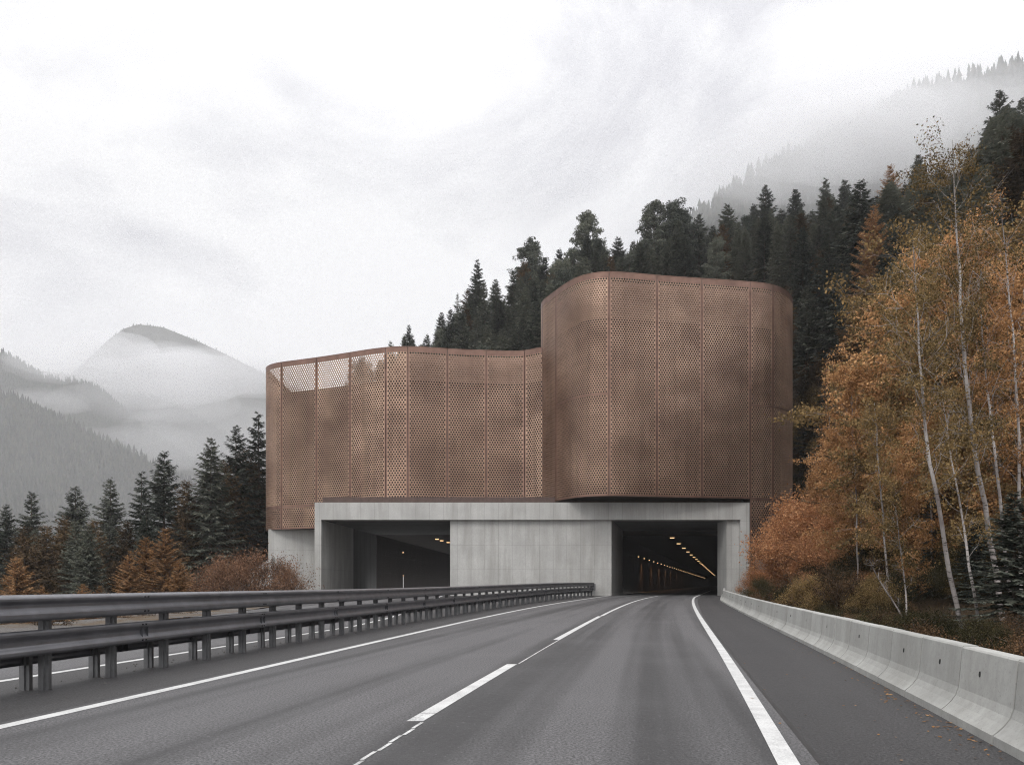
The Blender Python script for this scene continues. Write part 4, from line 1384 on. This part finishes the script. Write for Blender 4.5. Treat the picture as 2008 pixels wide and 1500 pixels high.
# young spruces and brush in the shade behind the barrier
for px, D, py, k, lab in [(1990, 25, 950, 'spruce3', 'young dark spruce at the right edge just behind the barrier'), (1915, 34, 1010, 'spruce1', 'young dark spruce between the white trunks'), (1640, 60, 1060, 'spruce0', 'small dark spruce under the rust shrubs'), (1475, 74, 1045, 'thin0', 'dark twiggy spruce in front of the right portal leg'),
                          (1840, 40, 900, 'spruce4', 'dark spruce behind the leaning birch')]:
    X, Y = at(px, D); z = g1(X, Y)
    grow(k, X, Y, z - .2, zat(py, D) - z, lab, 'tree', 'young spruces behind the barrier', wide=1.5 if D < 36 else 1.0)
for q in range(46):
    Y = random.uniform(14, 66); X = float(XB(Y)) + random.uniform(1.3, 7)
    px = project(X, Y, 0)[0]
    if px > 2150: continue
    z = g1(X, Y)
    grow(f'brush{q % 2}', X, Y, z - .1, random.uniform(.6, 1.1), 'low dry brush on the slope directly behind the barrier', 'shrub', 'dry brush behind the barrier')

for q in range(90):
    Y = 9 + 30 * random.random() ** 1.3; X = float(XB(Y)) + random.uniform(1.2, 5.5)
    if project(X, Y, 0)[0] > 2200: continue
    k = random.choices(['bramble0', 'bramble1'], [3, 1])[0]
    grow(k, X, Y, g1(X, Y) - .1, random.uniform(.6, 1.25), 'dark olive bramble right behind the near barrier blocks' if k[-1] == '0' else 'dry brown bramble right behind the near barrier blocks', 'shrub', 'brambles behind the near barrier blocks')

# ground cover: dead grass and bracken blades on both verges
nb_ = 60000
by = rng.uniform(10, 75, nb_); side = rng.random(nb_) < .62
bx = np.where(side, XB(by) + rng.gamma(1.6, 2.6, nb_) + .75, XO(by) - 10.6 - rng.gamma(1.5, 3, nb_))
bz = ground(bx, by)
hgt = rng.uniform(.10, .42, nb_)
th = rng.uniform(0, 6.28, nb_); wd = rng.uniform(.003, .009, nb_)
B = np.c_[bx, by, bz - .02]; S = np.c_[np.cos(th), np.sin(th), 0 * th] * wd[:, None]
T = B + np.c_[rng.normal(0, .16, nb_), rng.normal(0, .16, nb_), hgt]
V = np.stack([B - S, B + S, T], 1).reshape(-1, 3)
tag(build('grass', [(V, np.arange(3 * nb_).reshape(nb_, 3))], M['spruce_brown']), 'dead brown grass on the verges either side of the road', 'grass', kind='stuff')


# ------------------------------------------------------------------ far mountains
def far_tree(h, r, kk):
    V, F = [], []
    n = 5
    lv = [(0.05, 1.0), (.35, .72), (.62, .45)]
    for z, w_ in lv:
        b = len(V)
        ph = r.uniform(0, 6.28)
        for q in range(n):
            a = ph + q * 6.283 / n
            rr = h * .20 * w_ * r.uniform(.7, 1.25)
            V.append((math.cos(a) * rr, math.sin(a) * rr, h * (z + r.uniform(-.03, .03))))
        V.append((0, 0, h * min(1, z + .42)))
        for q in range(n):
            F.append((b + q, b + (q + 1) % n, b + n))
    return np.array(V), np.array(F)


FT = [far_tree(1., np.random.default_rng(s), s) for s in range(6)]


def mountain(ridge, foot_k, foot_z, seed, ntrees, th, label, rough=12, name='hills', lowest=-60, far=1.):
    """ridge: photo pixels + distance; slopes down to a foot nearer to the camera."""
    ridge = [(px, py, D * far) for px, py, D in ridge]
    R = np.array([(*at(px, D), zat(py, D)) for px, py, D in ridge])
    k = np.linspace(0, len(R) - 1, 90)
    R = np.c_[[np.interp(k, np.arange(len(R)), R[:, c]) for c in range(3)]].T
    r = np.random.default_rng(seed)
    vs = np.linspace(-.35, 1, 46)
    P = np.zeros((len(vs), len(R), 3))
    for a, v in enumerate(vs):
        if v >= 0:
            f = 1 - (1 - foot_k) * v
            P[a, :, 0] = R[:, 0] * f; P[a, :, 1] = R[:, 1] * f
            P[a, :, 2] = R[:, 2] + (foot_z - R[:, 2]) * (v ** .92)
        else:
            f = 1 - v * .9
            P[a, :, 0] = R[:, 0] * f; P[a, :, 1] = R[:, 1] * f
            P[a, :, 2] = R[:, 2] + (lowest - R[:, 2]) * (-v / .35) ** 1.1
    nz = noise2(P[:, :, 0], P[:, :, 1], seed, 5, 1 / (240. * far))
    P[:, :, 2] += rough * nz * (np.abs(vs)[:, None] * 2).clip(0, 1)
    n = len(R)
    i, j = np.meshgrid(np.arange(len(vs) - 1), np.arange(n - 1), indexing='ij')
    F = np.stack([i * n + j, i * n + j + 1, (i + 1) * n + j + 1, (i + 1) * n + j], -1).reshape(-1, 4)
    hm = structure(name, [(P.reshape(-1, 3), F)], FARG, smooth=True)
    # forest over the near face
    a = r.uniform(np.searchsorted(vs, -.03), len(vs) - 1.01, ntrees); b = r.uniform(0, n - 1.01, ntrees)
    a0 = a.astype(int); b0 = b.astype(int); fa = (a - a0)[:, None]; fb = (b - b0)[:, None]
    Q = (P[a0, b0] * (1 - fa) * (1 - fb) + P[a0 + 1, b0] * fa * (1 - fb) + P[a0, b0 + 1] * (1 - fa) * fb + P[a0 + 1, b0 + 1] * fa * fb)
    parts = []
    H = th * r.uniform(.45, 1.25, ntrees)
    kk = r.integers(0, 6, ntrees)
    for t in range(6):
        m = kk == t
        if not m.any(): continue
        V, Ff = FT[t]
        ang = r.uniform(0, 6.28, m.sum())
        ca, sa = np.cos(ang)[:, None], np.sin(ang)[:, None]
        VX = V[None, :, 0] * ca - V[None, :, 1] * sa; VY = V[None, :, 0] * sa + V[None, :, 1] * ca
        W = np.stack([VX, VY, np.repeat(V[None, :, 2], m.sum(), 0)], -1) * H[m][:, None, None] + Q[m][:, None, :]
        F2 = (np.arange(m.sum())[:, None, None] * len(V) + Ff[None]).reshape(-1, 3)
        parts.append((W.reshape(-1, 3), F2))
    tag(build('forest', parts, M['farwood']), label, 'forest', kind='stuff')
    return hm


FARG = simple_mat('far_slope', (.045, .045, .036), .95, 0, .4, .02, .1)
mountain([(-420, 640, 420), (-200, 720, 430), (0, 782, 440), (60, 808, 450), (120, 832, 460), (220, 880, 470), (330, 935, 480), (430, 985, 490), (560, 1040, 500), (700, 1080, 500)], .55, -25, 21, 15000, 22, 'misty conifer forest on the nearest slope across the valley', 12, far=2.4)
mountain([(-500, 500, 760), (-200, 600, 760), (0, 688, 770), (40, 708, 770), (80, 736, 780), (160, 748, 790), (192, 762, 800), (224, 786, 800), (280, 838, 810), (350, 885, 820), (430, 930, 830), (560, 985, 840), (720, 1030, 850)], .62, -20, 22, 22000, 17, 'misty conifer forest on the second ridge across the valley', 16, far=2.2)
mountain([(-100, 700, 1120), (140, 730, 1120), (240, 768, 1130), (288, 774, 1130), (340, 790, 1140), (400, 822, 1150), (470, 868, 1150), (560, 915, 1160), (700, 970, 1170)], .72, 0, 23, 16000, 17, 'faint conifer forest on the third ridge across the valley', 16, far=2.1)
mountain([(60, 800, 1560), (150, 720, 1560), (215, 658, 1560), (245, 638, 1560), (272, 630, 1560), (320, 636, 1560), (380, 660, 1570), (440, 688, 1580), (512, 724, 1590), (600, 765, 1600), (680, 800, 1600)], .8, 40, 24, 12000, 12, 'pale forest on the rounded peak above the cloud', 14, far=1.9)
mountain([(1180, 560, 380), (1300, 470, 385), (1385, 415, 390), (1480, 345, 400), (1560, 300, 410), (1640, 262, 420), (1740, 205, 430), (1800, 175, 440), (1900, 148, 445), (2010, 118, 450), (2150, 60, 455), (2300, 20, 460)], .62, 60, 25, 12000, 10, 'fog veiled conifer forest on the high ridge at the upper right', 8, lowest=40)

# ------------------------------------------------------------------ air
def volume_mat(name, col, dens, aniso=0.):
    m = NT(name)
    v = m.n('ShaderNodeVolumePrincipled')
    v.inputs['Color'].default_value = (*col, 1); v.inputs['Density'].default_value = dens
    v.inputs['Anisotropy'].default_value = aniso
    m.l(v.outputs[0], m.out.inputs['Volume'])
    return m.m


hz = build('haze', [box(-4200, 2900, -80, 5200, -64, 1700)], volume_mat('valley_haze', (.97, .97, .985), .00018))
tag(hz, 'thin grey autumn haze filling the valley', 'haze', kind='stuff')


def puff(px, py, D, w, h, dep, dens, label, seed):
    X, Y = at(px, D); Z = zat(py, D)
    r = np.random.default_rng(seed)
    nu, nv = 28, 16
    V = [(0, 0, 1)]
    for a in range(1, nv):
        for b in range(nu):
            t = math.pi * a / nv; p = 2 * math.pi * b / nu
            V.append((math.sin(t) * math.cos(p), math.sin(t) * math.sin(p), math.cos(t)))
    V.append((0, 0, -1)); V = np.array(V)
    k = 1 + .22 * noise2(V[:, 0] * 3 + seed, V[:, 1] * 3 + V[:, 2] * 4, seed, 3, .22)
    V = V * k[:, None] * np.array([w, dep, h]) * .5 + np.array([X, Y, Z])
    F = [(0, 1 + b, 1 + (b + 1) % nu) for b in range(nu)]
    for a in range(nv - 2):
        for b in range(nu):
            F.append((1 + a * nu + b, 1 + (a + 1) * nu + b, 1 + (a + 1) * nu + (b + 1) % nu, 1 + a * nu + (b + 1) % nu))
    e = len(V) - 1; s0 = 1 + (nv - 2) * nu
    F += [(s0 + b, e, s0 + (b + 1) % nu) for b in range(nu)]
    o = build('mist', [(V, F)], volume_mat('mist_volume', (.99, .99, 1.0), dens), smooth=True)
    tag(o, label, 'mist', kind='stuff')


PUFFS = [(60, 980, 560, 760, 300, 520, .0004, 'pale mist lying in the valley behind the left wood'),
         (250, 755, 2300, 560, 150, 300, .0050, 'mist bank under the left flank of the rounded peak'),
         (420, 735, 2400, 620, 150, 300, .0065, 'mist bank under the right flank of the rounded peak'),
         (330, 700, 2500, 300, 80, 200, .0040, 'wisp of mist across the face of the rounded peak'),
         (225, 690, 2300, 260, 120, 200, .0060, 'mist at the left shoulder of the rounded peak'),
         (130, 712, 1600, 260, 70, 160, .0045, 'mist drifting over the crest of the second ridge'),
         (300, 780, 1650, 420, 110, 200, .0020, 'mist filling the gap between second and third ridge'),
         (430, 860, 1600, 460, 150, 240, .0014, 'mist at the low end of the ridges beside the building'),
         (230, 880, 1150, 330, 70, 120, .0020, 'thin mist low on the second ridge'),
         (60, 790, 1300, 200, 44, 90, .0040, 'small mist patch above the nearest valley slope'),
         (1500, 360, 330, 90, 36, 60, .007, 'mist above the skyline trees at the upper right'),
         (1600, 300, 345, 120, 40, 70, .011, 'mist bank on the left half of the high ridge'),
         (1690, 262, 350, 100, 40, 70, .020, 'mist hiding the crest of the high ridge'),
         (1660, 330, 300, 90, 26, 60, .007, 'low mist behind the skyline spruces'),
         (1850, 195, 360, 130, 30, 70, .014, 'mist bank right of the dark patch on the high ridge'),
         (1880, 260, 330, 140, 36, 70, .010, 'mist bank right behind the tallest spruce'),
         (1420, 400, 350, 70, 36, 60, .006, 'thin mist at the left end of the high ridge')]
for n, p in enumerate(PUFFS):
    puff(*p, seed=60 + n)

# ------------------------------------------------------------------ world, sun, camera
W = bpy.data.worlds.new('World'); SC.world = W; W.use_nodes = True
nt = W.node_tree; nt.nodes.clear()
SUN_EL, SUN_AZ = math.radians(48), math.radians(205)      # behind the camera, to the left
def wn(t, **k):
    x = nt.nodes.new(t)
    for a, v in k.items(): setattr(x, a, v)
    return x
out = wn('ShaderNodeOutputWorld'); bg = wn('ShaderNodeBackground'); bg.inputs['Strength'].default_value = .12
sky = wn('ShaderNodeTexSky', sky_type='NISHITA'); sky.sun_disc = False
sky.sun_elevation = SUN_EL; sky.sun_rotation = SUN_AZ
tc = wn('ShaderNodeTexCoord')
mp = wn('ShaderNodeMapping'); mp.inputs['Scale'].default_value = (1.0, 1.0, 1.7); mp.inputs['Location'].default_value = (37., 19., 7.)
nt.links.new(tc.outputs['Generated'], mp.inputs['Vector'])
n1 = wn('ShaderNodeTexNoise'); n1.inputs['Scale'].default_value = 2.3; n1.inputs['Detail'].default_value = 9; n1.inputs['Roughness'].default_value = .56; n1.inputs['Distortion'].default_value = .6
nt.links.new(mp.outputs['Vector'], n1.inputs['Vector'])
rp = wn('ShaderNodeValToRGB'); e = rp.color_ramp.elements
CLOUD = 1.0
e[0].position = .39; e[0].color = (.60, .60, .635, 1)
e[1].position = .585; e[1].color = (1.0, 1.0, 1.0, 1)
nt.links.new(n1.outputs['Fac'], rp.inputs['Fac'])
# an overcast sky is about three times brighter overhead than at the horizon
sx = wn('ShaderNodeSeparateXYZ'); nt.links.new(tc.outputs['Generated'], sx.inputs[0])
mr = wn('ShaderNodeMapRange'); mr.inputs['From Min'].default_value = .45; mr.inputs['From Max'].default_value = 1.0; mr.inputs['To Min'].default_value = 8.8; mr.inputs['To Max'].default_value = 20.
nt.links.new(sx.outputs['Z'], mr.inputs['Value'])
# and brighter towards the veiled sun (behind the camera)
mb = wn('ShaderNodeMapRange'); mb.inputs['From Min'].default_value = .2; mb.inputs['From Max'].default_value = -1.0; mb.inputs['To Min'].default_value = 1.0; mb.inputs['To Max'].default_value = 1.9
nt.links.new(sx.outputs['Y'], mb.inputs['Value'])
mm = wn('ShaderNodeMath', operation='MULTIPLY'); nt.links.new(mr.outputs[0], mm.inputs[0]); nt.links.new(mb.outputs[0], mm.inputs[1])
vm2 = wn('ShaderNodeVectorMath', operation='SCALE'); nt.links.new(rp.outputs['Color'], vm2.inputs[0]); nt.links.new(mm.outputs[0], vm2.inputs['Scale'])
mx = wn('ShaderNodeMix', data_type='RGBA'); mx.inputs[0].default_value = .93
nt.links.new(sky.outputs['Color'], mx.inputs[6]); nt.links.new(vm2.outputs[0], mx.inputs[7])
nt.links.new(mx.outputs[2], bg.inputs['Color']); nt.links.new(bg.outputs[0], out.inputs['Surface'])

sd = bpy.data.lights.new('sun', 'SUN'); sd.energy = 1.3; sd.angle = math.radians(22); sd.color = (1, .965, .92)
so = bpy.data.objects.new('sun', sd); COL.objects.link(so)
# sun_rotation measures clockwise from +Y seen from above
dirv = np.array([math.sin(SUN_AZ) * math.cos(SUN_EL), math.cos(SUN_AZ) * math.cos(SUN_EL), math.sin(SUN_EL)])
from mathutils import Vector
so.rotation_euler = Vector(dirv).to_track_quat('Z', 'Y').to_euler()
so.location = (-40, -60, 90)

cam = bpy.data.cameras.new('camera'); co = bpy.data.objects.new('camera', cam); COL.objects.link(co)
cam.sensor_width = 36; cam.lens = 36 * FPX / 2008
cam.shift_x = 0; cam.shift_y = (HY - 750) / 2008
cam.clip_start = .1; cam.clip_end = 6000
co.location = (0, 0, CAMZ); co.rotation_euler = (math.radians(90), 0, 0)
SC.camera = co
SC.view_settings.view_transform = 'Standard'; SC.view_settings.look = 'None'; SC.view_settings.exposure = 0; SC.view_settings.gamma = 1
cy = SC.cycles
cy.max_bounces = 6; cy.diffuse_bounces = 3; cy.glossy_bounces = 3; cy.transmission_bounces = 2; cy.volume_bounces = 2; cy.transparent_max_bounces = 8
cy.use_fast_gi = False
cy.denoising_prefilter = 'NONE'
cy.filter_width = 1.15
print('objects', len(bpy.data.objects))
